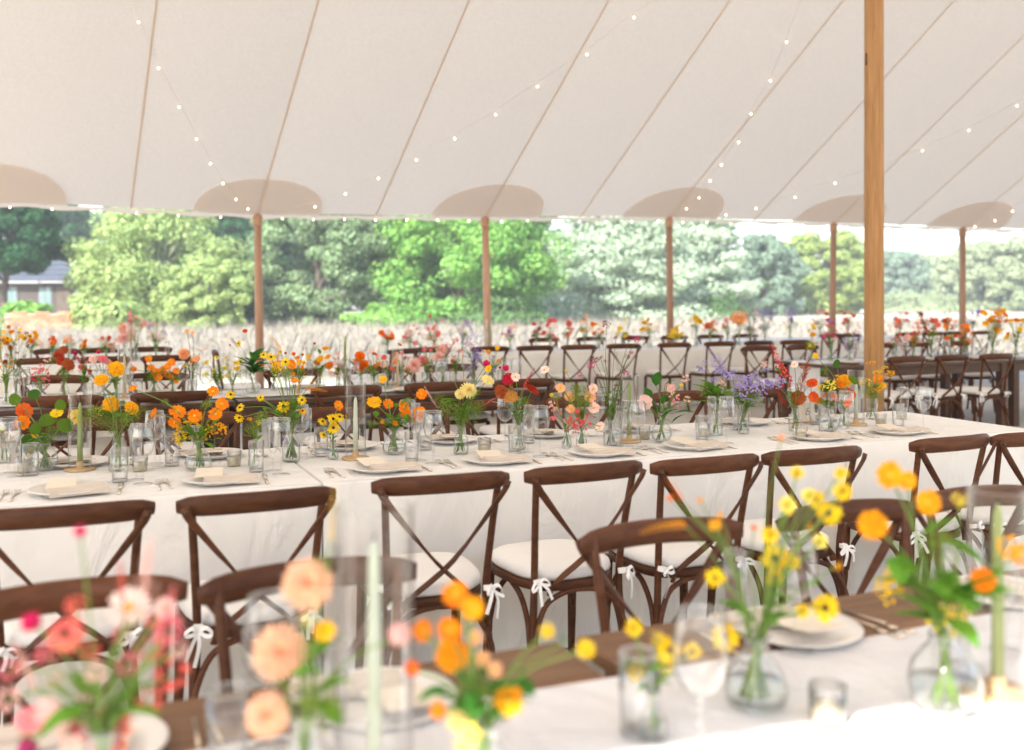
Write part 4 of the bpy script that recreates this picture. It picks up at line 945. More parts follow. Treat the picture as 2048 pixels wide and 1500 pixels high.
        for (x0, w0), (x1, w1) in zip(ws[:-1], ws[1:]):
            z0, z1 = -.25 * x0 * x0 + .1 * x0, -.25 * x1 * x1 + .1 * x1
            b.quad((x0, -w0, z0 + w0 * .35), (x1, -w1, z1 + w1 * .35), (x1, 0, z1), (x0, 0, z0)); b.quad((x0, 0, z0), (x1, 0, z1), (x1, w1, z1 + w1 * .35), (x0, w0, z0 + w0 * .35))
    elif kind == 'blade':     # grassy blade along +z
        for k in range(5):
            x0, x1 = k / 5, (k + 1) / 5; w0, w1 = .022 * (1 - x0 ** 2) + .002, .022 * (1 - x1 ** 2) + .002
            b.quad((.16 * x0 * x0, -w0, x0), (.16 * x1 * x1, -w1, x1), (.16 * x1 * x1, w1, x1), (.16 * x0 * x0, w0, x0))
    elif kind == 'dill':      # feathery ball
        for k in range(230):
            v = Vector((rnd.gauss(0, 1), rnd.gauss(0, 1), rnd.gauss(.3, .8))).normalized(); r_ = rnd.uniform(.35, 1.0); c = v * r_; d = (v + Vector((rnd.gauss(0, .7), rnd.gauss(0, .7), rnd.gauss(.2, .5)))).normalized() * rnd.uniform(.15, .36); t = d.orthogonal().normalized() * .034
            b.quad(c - t, c + t, c + d)
            e = c + d; s = .05; b.quad(e + Vector((s, 0, 0)), e + Vector((0, s, .02)), e - Vector((s, 0, 0)), e - Vector((0, s, .02)))
    elif kind == 'cone': blob(b, (0, 0, .10), .24, 8, 5, 1.0)
    elif kind == 'disk': blob(b, (0, 0, .06), .22, 8, 4, .6)
    return b
SPC = {}
def spm(kind, mat, var=0):
    k = (kind, mat.name, var)
    if k not in SPC: SPC[k] = sp_mesh(kind, var).mesh({'cosmos': 'blossom', 'rud': 'blossom'}.get(kind, kind), mat, smooth=kind in ('pom', 'cone', 'disk', 'round'))
    return SPC[k]
VASES = {}
def vase_meshes(kind):
    if kind in VASES: return VASES[kind]
    if kind == 'bottle': pr = [(.001, .003), (.030, .001), (.034, .006), (.034, .055), (.031, .075), (.020, .092), (.0175, .105), (.0185, .122), (.021, .126), (.0200, .1265), (.0165, .118), (.0160, .105)]; wl = .062; hn = .118; rn = .013
    elif kind == 'bulb': pr = [(.001, .003), (.030, .001), (.046, .010), (.050, .028), (.043, .050), (.027, .074), (.0195, .090), (.0185, .102), (.023, .110), (.022, .1105), (.017, .102), (.018, .090)]; wl = .040; hn = .100; rn = .013
    elif kind == 'round': pr = [(.001, .003), (.026, .001), (.045, .018), (.051, .042), (.045, .068), (.030, .088), (.021, .098), (.0225, .112), (.0215, .1125), (.019, .098)]; wl = .045; hn = .105; rn = .014
    elif kind == 'bud': pr = [(.001, .003), (.020, .001), (.0245, .008), (.0235, .030), (.014, .052), (.0115, .070), (.0135, .082), (.0128, .0825), (.0105, .070)]; wl = .028; hn = .075; rn = .007
    else: pr = [(.001, .003), (.026, .001), (.029, .004), (.031, .12), (.030, .12), (.028, .01)]; wl = .07; hn = .115; rn = .024
    g = lat('glass_vase', pr, M['glass'], 24)
    wp = [(.001, .005)]
    for r_, z in pr[1:]:
        if z >= wl: break
        if z > .004: wp.append((r_ - .0022, z))
    last = np.interp(wl, [z for r_, z in pr[:8]], [r_ for r_, z in pr[:8]]) - .0022; wp += [(last, wl), (.001, wl + .0005)]
    wm = lat('water', wp, M['water'], 20); VASES[kind] = (g, wm, hn, rn); return VASES[kind]
CAMV = Vector((0, 0, EYE))
def facing_rot(pos, up=.75, jit=.45, rnd=random):
    d = (CAMV - pos).normalized(); n = (Vector((0, 0, 1)) * up + d * (1 - up * .4) + Vector((rnd.gauss(0, jit), rnd.gauss(0, jit), rnd.gauss(0, jit * .5)))).normalized()
    q = n.to_track_quat('Z', 'Y'); return q @ Quaternion((0, 0, 1), rnd.uniform(0, 6.28))
def bouquet(base, vkind, desc, heads, greens=(), label=None, vs=1.0, stem='stem', seed=0, leaves=6, leafmat='leaf', spread=.05, vlabel=None, leafsize=.05, thin=1.0, dep=.05, grow=1.12, face=False):
    """heads: (species, colour, x px, y px, radius px[, extra]); greens: (kind, x px, y px, radius px)"""
    rnd = random.Random(seed); base = Vector(base); g, wm, hn, rn = vase_meshes(vkind)
    v = empty('glass_vase', base, rnd.uniform(0, 6)); v.scale = (vs,) * 3; inst('vase_wall', g, v); inst('water', wm, v)
    tag(v, vlabel or ('glass vase holding ' + desc), 'vase', 'clear glass flower vases')
    r = empty('bouquet', base); tag(r, label or desc, 'flowers', 'loose flower bouquets')
    neck = base + Vector((0, 0, hn * vs)); Y0 = base.y; nstem = 0
    def stem_to(P, rad):
        a = rnd.uniform(0, 6.28); rb = rnd.uniform(.3, .95) * rn * 1.7 * vs; off = P - neck; hd = Vector((off.x, off.y, 0)); nn = hd.normalized() if hd.length > 1e-4 else Vector((1, 0, 0))
        p0 = Vector((-nn.x * rb + rnd.uniform(-.008, .008), -nn.y * rb + rnd.uniform(-.008, .008), .008 * vs + rnd.uniform(0, .012)))
        p1 = Vector((nn.x * rn * .5 * vs + rnd.uniform(-1, 1) * rn * .5, nn.y * rn * .5 * vs, hn * vs))
        p3 = P - base; mid = p1.lerp(p3, .5) + Vector((-off.x * .10 + rnd.uniform(-.012, .012), rnd.uniform(-.012, .012), abs(off.z) * .10 + .25 * max(0, hd.length - abs(off.z))))
        b = MB(); b.tube(catmull([p0, p1, mid, p3], 4), rad * thin, 5); b.build('stem', M[stem], r)
    for hd_ in heads:
        sp, c, x, y, rp = hd_[:5]; ex = hd_[5:] ; Y = Y0 + rnd.uniform(-dep, dep); P = atY(x, y, Y); rad = rp * Y / F * grow; L = P - base
        sm = .0019 if sp not in ('pom', 'umb', 'croc') else .0014
        var = rnd.randrange(3)
        if sp in ('spike', 'feather'):
            tip = P; bot = atY(ex[0], ex[1], Y); ax = tip - bot; ln = ax.length; q = ax.normalized().to_track_quat('Z', 'Y')
            inst({'spike': 'flower_spike', 'feather': 'plume'}[sp], spm(sp, pm(c), var), r, bot - base, q, (ln * rp * (1.7 if sp == 'feather' else 1), ln * rp * (1.7 if sp == 'feather' else 1), ln)); stem_to(bot, .0018)
        elif sp == 'croc':
            bot = atY(ex[0], ex[1], Y); ax = P - bot; ln = ax.length; X_ = ax.normalized(); Z_ = (Vector((0, 0, 1)) - X_ * X_.z).normalized() if abs(X_.z) < .98 else Vector((0, -1, 0)); Yv = Z_.cross(X_)
            q = Matrix((X_, Yv, Z_)).transposed().to_quaternion(); inst('bud_spray', spm('croc', pm(c), var), r, bot - base, q, (ln, ln * rp, ln * rp)); stem_to(bot, .0013)
        else:
            up = {'zin': .55, 'dah': .4, 'umb': .8, 'cosmos': .35, 'rud': .45, 'nas': .3}.get(sp, .5) * (.3 if face else 1)
            q = facing_rot(P, up, .16 if face else .33, rnd); o = inst('blossom', spm(sp, pm(c), var), r, L, q, rad)
            if sp == 'rud': inst('flower_centre', spm('cone', M['cone']), o)
            elif sp == 'cosmos': inst('flower_centre', spm('disk', M['eye']), o)
            stem_to(P, sm)
    for gk in greens:
        k, x, y, rp = gk[:4]; Y = Y0 + rnd.uniform(-dep, dep); P = atY(x, y, Y); rad = rp * Y / F; L = P - base
        if k == 'round': inst('leaf', spm('round', M['leaf' if rnd.random() < .6 else 'leaf_dark'], rnd.randrange(4)), r, L, facing_rot(P, .35, .35, rnd), rad); stem_to(P, .0013)
        elif k == 'dill': o = inst('feathery_foliage', spm('dill', M['dill'], rnd.randrange(2)), r, L, (0, 0, rnd.uniform(0, 6)), rad); stem_to(P, .0015)
        elif k == 'big':
            d = Vector((rnd.uniform(-1, 1), -.4, rnd.uniform(-.3, .8))).normalized(); inst('leaf', spm('lance', M[leafmat]), r, L, d.to_track_quat('X', 'Z'), (rad * 2, rad * 3.0, rad * 2)); stem_to(P, .0015)
    leaves = int(leaves * 1.5) + 2; leafsize *= 1.2
    for k in range(leaves):
        a = rnd.uniform(0, 6.28); zz = rnd.uniform(.2, 1.0); hh = max(.03, (np.mean([atY(h[2], h[3], Y0).z for h in heads]) - neck.z)); p_ = neck - base + Vector((math.cos(a) * .02 * zz, math.sin(a) * .02 * zz, hh * .6 * zz))
        d = Vector((math.cos(a), math.sin(a), rnd.uniform(.0, 1.1))).normalized(); s = leafsize * rnd.uniform(.7, 1.3)
        inst('leaf', spm('lance', M[leafmat]), r, p_, d.to_track_quat('X', 'Z'), s)
    return r
def blades(r_list): pass

Z0 = ZT
bouquet(at(90, 941, Z0), 'round', 'orange and yellow nasturtiums with round leaves', [('nas', 'redor', 48, 822, 15), ('nas', 'orange', 44, 846, 13), ('nas', 'yellow', 114, 827, 11), ('nas', 'yellow', 152, 834, 14), ('nas', 'yellow', 70, 868, 7), ('umb', 'lemon', 56, 912, 7)],
        [('round', 30, 799, 12), ('round', 68, 789, 12), ('round', 121, 810, 11), ('round', 95, 841, 17), ('round', 130, 851, 16), ('round', 81, 889, 15), ('round', 55, 882, 13), ('round', 72, 857, 12), ('dill', 105, 868, 16), ('dill', 60, 900, 14)], seed=1, leaves=3)
bouquet(at(6, 925, Z0), 'tumbler', 'red amaranth plumes at the left edge of the middle table', [('feather', 'coral', 34, 838, .5, 8, 880), ('feather', 'redor', 5, 850, .5, 2, 890), ('feather', 'coral', 36, 868, .4, 10, 885)], seed=2, leaves=1)
bouquet(at(236, 941, Z0), 'bottle', 'yellow zinnias over a cloud of green dill', [('zin', 'gold', 233, 738, 15), ('zin', 'gold', 203, 760, 14), ('zin', 'gold', 222, 809, 16), ('zin', 'gold', 263, 816, 14), ('umb', 'lemon', 200, 822, 9)],
        [('dill', 188, 832, 22), ('dill', 232, 842, 26), ('dill', 262, 836, 20), ('dill', 210, 850, 20), ('dill', 285, 822, 12), ('big', 222, 786, 13), ('big', 212, 795, 12), ('big', 240, 802, 12)], seed=3, leaves=5, vs=1.1)
bouquet(at(397, 940, Z0), 'bulb', 'orange cosmos above golden yarrow in a round-bellied vase', [('cosmos', 'orange', 426, 783, 12), ('cosmos', 'orange', 444, 808, 13), ('cosmos', 'orange', 355, 824, 16), ('cosmos', 'orange', 431, 829, 14), ('cosmos', 'orange', 389, 832, 14), ('cosmos', 'orange', 349, 845, 12), ('cosmos', 'orange', 308, 827, 11), ('cosmos', 'orange', 266, 777, 9),
        ('umb', 'yellow', 387, 851, 19), ('umb', 'yellow', 367, 867, 17), ('umb', 'gold', 436, 856, 18), ('umb', 'yellow', 414, 867, 15), ('umb', 'yellow', 355, 884, 11), ('umb', 'gold', 400, 878, 13)],
        [('dill', 413, 812, 12), ('dill', 330, 805, 8), ('big', 440, 835, 12), ('big', 362, 885, 12), ('big', 408, 885, 14), ('big', 372, 880, 12), ('big', 425, 880, 12)], seed=4, leaves=10, vs=1.1)
bouquet(at(582, 923, Z0), 'bottle', 'tall black-eyed daisies with arching orange buds', [('rud', 'yellow', 461, 789, 9), ('rud', 'yellow', 521, 795, 7), ('rud', 'yellow', 542, 714, 9), ('rud', 'yellow', 527, 710, 7), ('rud', 'yellow', 571, 724, 9), ('umb', 'yellow', 563, 739, 15), ('rud', 'yellow', 567, 813, 13), ('rud', 'yellow', 604, 800, 9), ('rud', 'yellow', 478, 836, 9), ('cosmos', 'orange', 583, 729, 10), ('cosmos', 'orange', 589, 761, 9), ('cosmos', 'gold', 552, 729, 8), ('cosmos', 'gold', 599, 725, 7), ('rud', 'yellow', 480, 815, 9), ('rud', 'gold', 605, 822, 8),
        ('croc', 'gold', 530, 668, .8, 560, 700), ('croc', 'gold', 652, 786, .9, 612, 780), ('croc', 'gold', 614, 745, .7, 596, 790), ('croc', 'gold', 648, 752, .7, 622, 770), ('croc', 'orange', 517, 730, .6, 545, 735), ('pom', 'rust', 605, 709, 2.5), ('pom', 'rust', 571, 706, 2.5), ('pom', 'brick', 629, 687, 2.5)],
        [('dill', 525, 838, 16), ('dill', 510, 860, 12), ('dill', 575, 750, 14), ('big', 556, 815, 12), ('big', 600, 822, 12), ('big', 565, 835, 12), ('big', 527, 812, 8), ('dill', 590, 835, 14)], seed=5, leaves=9, vs=1.15, thin=.85)
bouquet(at(508, 934, Z0), 'bud', 'feathery green sprig behind the wine glass on the middle table', [('umb', 'gold', 500, 838, 5), ('umb', 'lemon', 518, 845, 5)], [('dill', 505, 858, 16), ('dill', 515, 845, 12)], seed=6, leaves=2)
bouquet(at(666, 918, Z0), 'bud', 'little posy of black-eyed daisies in a bud vase', [('rud', 'yellow', 666, 838, 12), ('rud', 'yellow', 645, 843, 9), ('rud', 'yellow', 667, 856, 12), ('rud', 'yellow', 679, 834, 10), ('rud', 'yellow', 647, 870, 8), ('cosmos', 'orange', 678, 811, 10)], seed=7, leaves=3, leafsize=.03)
bouquet(at(788, 908, Z0), 'bulb', 'bright orange cosmos just right of the pale candle', [('cosmos', 'gold', 748, 805, 14), ('cosmos', 'orange', 776, 808, 11), ('cosmos', 'orange', 807, 815, 15), ('cosmos', 'orange', 812, 829, 11), ('cosmos', 'orange', 838, 822, 12), ('cosmos', 'orange', 836, 834, 11), ('cosmos', 'orange', 843, 788, 11), ('cosmos', 'gold', 766, 759, 8), ('cosmos', 'orange', 790, 844, 8), ('pom', 'gold', 765, 844, 4)],
        [('big', 822, 795, 14), ('big', 792, 815, 14), ('big', 770, 850, 12), ('big', 800, 850, 14), ('big', 752, 835, 12), ('big', 815, 845, 12), ('dill', 745, 850, 10)], seed=8, leaves=12, leafmat='leaf', vs=1.05)
bouquet(at(922, 908, Z0), 'bottle', 'pale yellow dahlias with grassy fennel', [('dah', 'cream', 937, 781, 15), ('zin', 'cream', 975, 760, 13), ('dah', 'cream', 920, 788, 9), ('pom', 'cerise', 973, 727, 7), ('nas', 'gold', 977, 738, 7), ('croc', 'gold', 928, 690, .8, 925, 715), ('croc', 'gold', 905, 735, .6, 908, 760), ('feather', 'pale', 850, 775, .3, 872, 812), ('feather', 'coral', 990, 796, .25, 960, 815)],
        [('dill', 896, 820, 22), ('dill', 944, 828, 22), ('dill', 920, 835, 20), ('dill', 880, 800, 14), ('dill', 958, 815, 15)], seed=9, leaves=8, leafsize=.07)
bouquet(at(1037, 899, Z0), 'bottle', 'dark red and rust zinnias with red globes', [('zin', 'rust', 1003, 784, 15), ('zin', 'tan', 1021, 793, 15), ('zin', 'brick', 1064, 780, 15), ('zin', 'crimson', 1017, 758, 12), ('cosmos', 'blush', 1031, 754, 9), ('pom', 'cerise', 1012, 736, 6), ('pom', 'crimson', 1023, 777, 5), ('feather', 'brick', 1068, 738, .4, 1045, 778), ('feather', 'coral', 1055, 755, .4, 1045, 785), ('feather', 'pale', 985, 803, .3, 1005, 808), ('pom', 'cerise', 1000, 735, 3)],
        [('dill', 1045, 805, 13), ('big', 1050, 825, 12), ('big', 1035, 830, 12), ('dill', 1050, 830, 12)], seed=10, leaves=9, leafsize=.035)
bouquet(at(1133, 896, Z0), 'bud', 'coral snapdragons in the left one of two small vases', [('bell', 'pink', 1112, 832, 15), ('bell', 'coral', 1143, 845, 15), ('bell', 'pale', 1106, 812, 11), ('bell', 'pink', 1150, 856, 10), ('feather', 'rust', 1108, 795, .4, 1120, 822), ('pom', 'lemon', 1103, 790, 4)], [('dill', 1112, 795, 10)], seed=11, leaves=3, leafsize=.03)
bouquet(at(1163, 893, Z0), 'bud', 'peach and pink cosmos spraying from a small vase', [('cosmos', 'blush', 1089, 740, 10), ('cosmos', 'peach', 1121, 776, 10), ('cosmos', 'peach', 1139, 794, 12), ('cosmos', 'peach', 1180, 794, 12), ('cosmos', 'pale', 1187, 778, 11), ('cosmos', 'pale', 1188, 816, 12), ('cosmos', 'blush', 1200, 853, 10), ('bell', 'coral', 1160, 832, 17), ('bell', 'pink', 1170, 847, 14), ('bell', 'coral', 1156, 850, 12), ('feather', 'rust', 1153, 764, .5, 1160, 790), ('feather', 'rust', 1175, 770, .5, 1178, 795), ('pom', 'lemon', 1132, 742, 3), ('cosmos', 'peach', 1142, 818, 9)],
        [('dill', 1160, 790, 20), ('dill', 1168, 810, 18), ('dill', 1145, 805, 15), ('dill', 1150, 780, 12)], seed=12, leaves=5, leafsize=.03, vs=1.1)
bouquet(at(1221, 892, Z0), 'bottle', 'wiry stems of purple verbena', [('umb', 'maroon', 1213, 649, 8), ('umb', 'maroon', 1232, 676, 5), ('umb', 'maroon', 1259, 677, 7), ('umb', 'magenta', 1273, 678, 8), ('umb', 'maroon', 1188, 719, 8), ('umb', 'maroon', 1201, 716, 6), ('umb', 'magenta', 1182, 731, 8), ('umb', 'magenta', 1249, 748, 9), ('umb', 'maroon', 1255, 713, 5), ('umb', 'magenta', 1263, 705, 5), ('umb', 'magenta', 1160, 750, 5), ('umb', 'maroon', 1210, 722, 4), ('umb', 'magenta', 1195, 751, 4), ('umb', 'maroon', 1232, 770, 4), ('umb', 'maroon', 1272, 748, 3)],
        [('big', 1210, 820, 10), ('big', 1230, 818, 10), ('dill', 1222, 830, 12)], seed=13, leaves=10, stem='stem_dark', leafsize=.04, thin=.8)
bouquet(at(1323, 884, Z0), 'round', 'dusty pink blooms with broad green leaves', [('bell', 'pale', 1371, 758, 10), ('zin', 'pale', 1342, 777, 9), ('bell', 'pale', 1349, 793, 11), ('bell', 'pink', 1354, 806, 10), ('bell', 'pale', 1375, 799, 8), ('nas', 'pale', 1289, 806, 14), ('umb', 'pale', 1333, 768, 6), ('pom', 'lemon', 1363, 770, 4)],
        [('big', 1312, 772, 20), ('big', 1350, 826, 20), ('big', 1300, 795, 16), ('big', 1272, 830, 22), ('big', 1330, 770, 12), ('big', 1345, 845, 16), ('dill', 1375, 805, 12)], seed=14, leaves=5, leafmat='leaf_dark', leafsize=.06)
bouquet(at(1432, 870, Z0), 'bottle', 'lavender sprays with a fan of grass', [('umb', 'violet', 1402, 740, 10), ('spike', 'lav', 1418, 698, .9, 1444, 752), ('umb', 'lav', 1459, 752, 11), ('umb', 'pale', 1443, 768, 10), ('umb', 'lav', 1425, 762, 8), ('spike', 'lav', 1436, 706, .8, 1448, 745), ('umb', 'lav', 1410, 725, 6)],
        [('dill', 1430, 790, 20), ('dill', 1410, 780, 16), ('dill', 1450, 790, 18)], seed=15, leaves=16, leafsize=.075)
bouquet(at(1487, 867, Z0), 'tumbler', 'dense lavender blue cluster in a straight glass', [('umb', 'lav', 1483, 762, 18), ('umb', 'lav', 1504, 755, 16), ('umb', 'lav', 1485, 780, 15), ('umb', 'lav', 1517, 772, 18), ('umb', 'violet', 1532, 768, 13), ('umb', 'lav', 1557, 764, 13), ('umb', 'lav', 1463, 808, 7), ('umb', 'lav', 1466, 788, 7), ('umb', 'lav', 1530, 740, 9), ('umb', 'pale', 1528, 728, 7), ('umb', 'lav', 1522, 790, 12), ('umb', 'lav', 1500, 800, 11), ('umb', 'lav', 1465, 745, 8)],
        [('dill', 1495, 805, 18), ('dill', 1515, 800, 14)], seed=16, leaves=8, leafsize=.05)
bouquet(at(1590, 862, Z0), 'bottle', 'red spire and rust zinnias left of the number card', [('spike', 'crimson', 1540, 687, .62, 1576, 770), ('spike', 'coral', 1545, 692, .5, 1570, 750), ('feather', 'rust', 1616, 722, .55, 1598, 790), ('zin', 'rust', 1596, 796, 15), ('zin', 'redor', 1624, 766, 11), ('cosmos', 'blush', 1589, 729, 8), ('feather', 'brick', 1552, 775, .5, 1575, 815), ('feather', 'brick', 1580, 770, .5, 1585, 815), ('umb', 'rust', 1612, 735, 10), ('umb', 'lav', 1549, 770, 9), ('umb', 'gold', 1587, 850, 9)],
        [('big', 1560, 745, 10), ('big', 1600, 810, 10), ('dill', 1580, 800, 10)], seed=17, leaves=6, leafsize=.035, vs=1.0)
bouquet(at(1659, 862, Z0), 'round', 'orange zinnias in a round vase right of the number card', [('zin', 'orange', 1655, 791, 13), ('zin', 'orange', 1669, 797, 11), ('nas', 'redor', 1628, 795, 10), ('umb', 'lemon', 1660, 770, 12), ('umb', 'lemon', 1642, 775, 8), ('nas', 'orange', 1640, 802, 7)], [('round', 1662, 770, 11), ('round', 1650, 776, 9), ('dill', 1660, 812, 14), ('dill', 1640, 805, 10)], seed=18, leaves=8, leafsize=.035)
bouquet(at(1688, 855, Z0), 'bud', 'golden orange blooms beside the pale candle', [('zin', 'gold', 1690, 761, 14), ('zin', 'orange', 1680, 768, 11), ('zin', 'redor', 1700, 788, 12), ('zin', 'orange', 1696, 805, 11), ('umb', 'gold', 1678, 756, 9), ('cosmos', 'gold', 1631, 712, 6)], [('round', 1673, 728, 10), ('round', 1705, 760, 11), ('dill', 1690, 790, 14), ('dill', 1648, 745, 10)], seed=19, leaves=6, leafsize=.035, vs=1.15)
bouquet(at(1744, 838, Z0), 'tumbler', 'loose goldenrod in front of the thick mast', [('umb', 'gold', 1742, 726, 9), ('umb', 'gold', 1779, 748, 9), ('umb', 'yellow', 1755, 744, 9), ('cosmos', 'orange', 1756, 758, 10), ('umb', 'yellow', 1731, 766, 12), ('umb', 'gold', 1753, 780, 10), ('cosmos', 'gold', 1765, 772, 8), ('umb', 'yellow', 1770, 735, 6)], [('dill', 1735, 785, 16), ('dill', 1750, 795, 16), ('dill', 1725, 760, 10)], seed=20, leaves=8, leafsize=.04)

# foreground bouquets
ZA = .773
bouquet(at(205, 1690, ZA), 'bottle', 'blurred pink and coral bouquet filling the lower left corner', [('pom', 'cerise', 160, 1062, 15), ('pom', 'cerise', 62, 1243, 24), ('cosmos', 'blush', 258, 1215, 50), ('rud', 'coral', 130, 1268, 44), ('rud', 'coral', 215, 1462, 58), ('feather', 'pale', 300, 1085, .5, 285, 1215), ('bell', 'pink', 335, 1262, 42), ('bell', 'coral', 345, 1350, 46), ('bell', 'coral', 300, 1300, 40), ('umb', 'coral', 150, 1212, 24), ('bell', 'pale', 190, 1345, 28), ('bell', 'pale', 168, 1412, 32), ('nas', 'pink', 60, 1440, 30), ('pom', 'magenta', 55, 1494, 24), ('bell', 'pale', 130, 1470, 34), ('bell', 'pink', 20, 1340, 28), ('zin', 'pale', 95, 1425, 34), ('pom', 'cerise', 150, 1455, 18), ('bell', 'coral', 310, 1240, 26), ('bell', 'pale', 110, 1360, 20), ('feather', 'pink', 345, 1180, .45, 320, 1290), ('feather', 'coral', 240, 1130, .4, 250, 1230), ('feather', 'pale', 30, 1290, .5, 70, 1380), ('bell', 'coral', 180, 1300, 26), ('bell', 'pink', 255, 1330, 30), ('bell', 'coral', 300, 1400, 34), ('bell', 'pale', 360, 1300, 24), ('bell', 'pink', 240, 1270, 24), ('umb', 'pink', 90, 1310, 28), ('bell', 'pale', 15, 1400, 36), ('cosmos', 'pale', 330, 1215, 28)],
        [('big', 110, 1380, 28), ('big', 260, 1400, 36), ('dill', 230, 1420, 44)], face=True, grow=.86, seed=31, leaves=2, vs=1.2, leafsize=.06, dep=.07)
bouquet(at(610, 1640, ZA), 'bottle', 'blurred peach dahlias left of the foreground candle', [('dah', 'apricot', 615, 1168, 56), ('dah', 'apricot', 560, 1305, 60), ('dah', 'apricot', 535, 1430, 48), ('nas', 'gold', 650, 1262, 24), ('umb', 'cream', 610, 1240, 16), ('pom', 'pale', 800, 1268, 28), ('croc', 'lemon', 672, 960, .5, 664, 1080)],
        [('big', 660, 1120, 20), ('big', 630, 1400, 40), ('dill', 640, 1420, 45), ('big', 645, 1340, 36)], face=True, grow=.86, seed=32, leaves=2, vs=1.15, leafsize=.06)
bouquet(at(965, 1620, ZA), 'bulb', 'blurred orange cosmos bouquet at bottom centre', [('cosmos', 'orange', 912, 1188, 34), ('cosmos', 'amber', 945, 1216, 30), ('cosmos', 'orange', 845, 1262, 28), ('zin', 'amber', 905, 1310, 42), ('cosmos', 'orange', 900, 1260, 32), ('cosmos', 'redor', 824, 1336, 20), ('cosmos', 'amber', 1018, 1402, 38), ('cosmos', 'peach', 965, 1318, 20), ('cosmos', 'peach', 990, 1340, 20), ('zin', 'cream', 925, 1432, 42), ('cosmos', 'orange', 875, 1420, 22), ('umb', 'lemon', 935, 1470, 34), ('rud', 'yellow', 1095, 1262, 18), ('rud', 'yellow', 1172, 1298, 22), ('cosmos', 'peach', 950, 1275, 20)],
        [('big', 1030, 1355, 34), ('big', 900, 1375, 36), ('big', 940, 1350, 36), ('big', 1010, 1440, 36), ('big', 900, 1410, 36), ('dill', 960, 1400, 50), ('big', 1050, 1350, 30), ('big', 1130, 1285, 14)], face=True, grow=.86, seed=33, leaves=6, leafmat='leaf_dark', vs=1.1, leafsize=.055, dep=.06)
bouquet(at(1305, 1478, ZA), 'bud', 'blurred yellow daisies in the tumbler-side bud vase', [('rud', 'yellow', 1338, 1300, 30), ('rud', 'yellow', 1268, 1255, 22), ('umb', 'lemon', 1330, 1325, 24), ('rud', 'yellow', 1272, 1345, 22), ('rud', 'yellow', 1385, 1302, 22), ('umb', 'lemon', 1315, 1275, 18)], [('big', 1330, 1330, 20)], face=True, grow=.86, seed=34, leaves=4, leafsize=.03)
bouquet(at(1512, 1412, ZA), 'bulb', 'tall loose black-eyed daisies on the foreground runner', [('rud', 'yellow', 1550, 1116, 34), ('rud', 'yellow', 1540, 1070, 22), ('rud', 'yellow', 1550, 1156, 24), ('rud', 'yellow', 1585, 1125, 18), ('rud', 'yellow', 1430, 1155, 24), ('rud', 'yellow', 1658, 1026, 30), ('rud', 'yellow', 1632, 998, 22), ('rud', 'yellow', 1685, 982, 24), ('rud', 'yellow', 1594, 945, 17), ('rud', 'yellow', 1682, 946, 17), ('rud', 'lemon', 1575, 1010, 22), ('rud', 'lemon', 1640, 1082, 18), ('rud', 'yellow', 1651, 1216, 34), ('rud', 'yellow', 1605, 1222, 18), ('rud', 'yellow', 1450, 1272, 34), ('rud', 'gold', 1515, 1303, 14), ('umb', 'gold', 1675, 1132, 10), ('rud', 'lemon', 1618, 990, 18), ('umb', 'gold', 1620, 1055, 10),
        ('croc', 'gold', 1285, 1072, .9, 1372, 1052), ('croc', 'orange', 1330, 960, .8, 1362, 1000), ('cosmos', 'amber', 1430, 1050, 16), ('pom', 'orange', 1340, 996, 8), ('pom', 'gold', 1440, 1030, 8), ('pom', 'peach', 1562, 875, 9), ('pom', 'gold', 1400, 1000, 7), ('pom', 'orange', 1508, 1055, 7)],
        [('big', 1600, 1180, 26), ('big', 1560, 1040, 22), ('big', 1470, 1230, 18)], face=True, grow=.86, seed=35, leaves=5, vs=1.1, leafsize=.05, dep=.08, thin=.8)
bouquet(at(1890, 1425, ZA), 'round', 'orange cosmos and yarrow in the round vase at lower right', [('cosmos', 'amber', 1780, 950, 34), ('cosmos', 'amber', 1815, 962, 24), ('cosmos', 'amber', 1856, 1005, 32), ('zin', 'amber', 1746, 1050, 36), ('zin', 'orange', 1966, 1160, 30), ('umb', 'yellow', 1775, 1180, 34), ('umb', 'yellow', 1790, 1150, 26), ('umb', 'lemon', 1895, 1240, 44), ('umb', 'yellow', 1870, 1225, 28), ('umb', 'lemon', 1925, 1215, 26), ('umb', 'gold', 2020, 1095, 30), ('cosmos', 'orange', 2045, 1110, 30), ('umb', 'lemon', 1920, 1000, 18)],
        [('big', 1800, 1110, 46), ('big', 1835, 1080, 46), ('big', 1885, 1080, 44), ('dill', 1880, 1100, 44), ('big', 1830, 1140, 40), ('dill', 1850, 1180, 40), ('big', 1770, 1120, 36), ('big', 1890, 1200, 40), ('big', 1960, 1220, 30)], face=True, grow=.86, seed=36, leaves=14, vs=1.2, leafsize=.07, dep=.06)

# second wooden table (behind the middle row)
Cc = lambda x, dv=0: uv(u_at(x, (CV0 + CV1) / 2 + dv), (CV0 + CV1) / 2 + dv, Z0 + .006)
bouquet(Cc(32), 'bottle', 'maroon verbena stems at the left of the second wooden table', [('umb', 'maroon', x, y, 4) for x, y in ((17, 655), (38, 665), (53, 666), (12, 685), (30, 690), (57, 692), (33, 706), (50, 712), (5, 680), (60, 672), (22, 700), (44, 720))] + [('rud', 'gold', 15, 677, 7)], seed=41, leaves=4, stem='stem_dark', thin=.8)
bouquet(Cc(82), 'bud', 'pink snapdragon bells on the second wooden table', [('bell', 'pink', 72, 742, 11), ('bell', 'pink', 88, 748, 12), ('bell', 'cerise', 70, 757, 9), ('bell', 'pink', 92, 764, 9), ('bell', 'pale', 94, 718, 8), ('bell', 'pink', 82, 735, 9)], [('dill', 108, 722, 10)], seed=42, leaves=3)
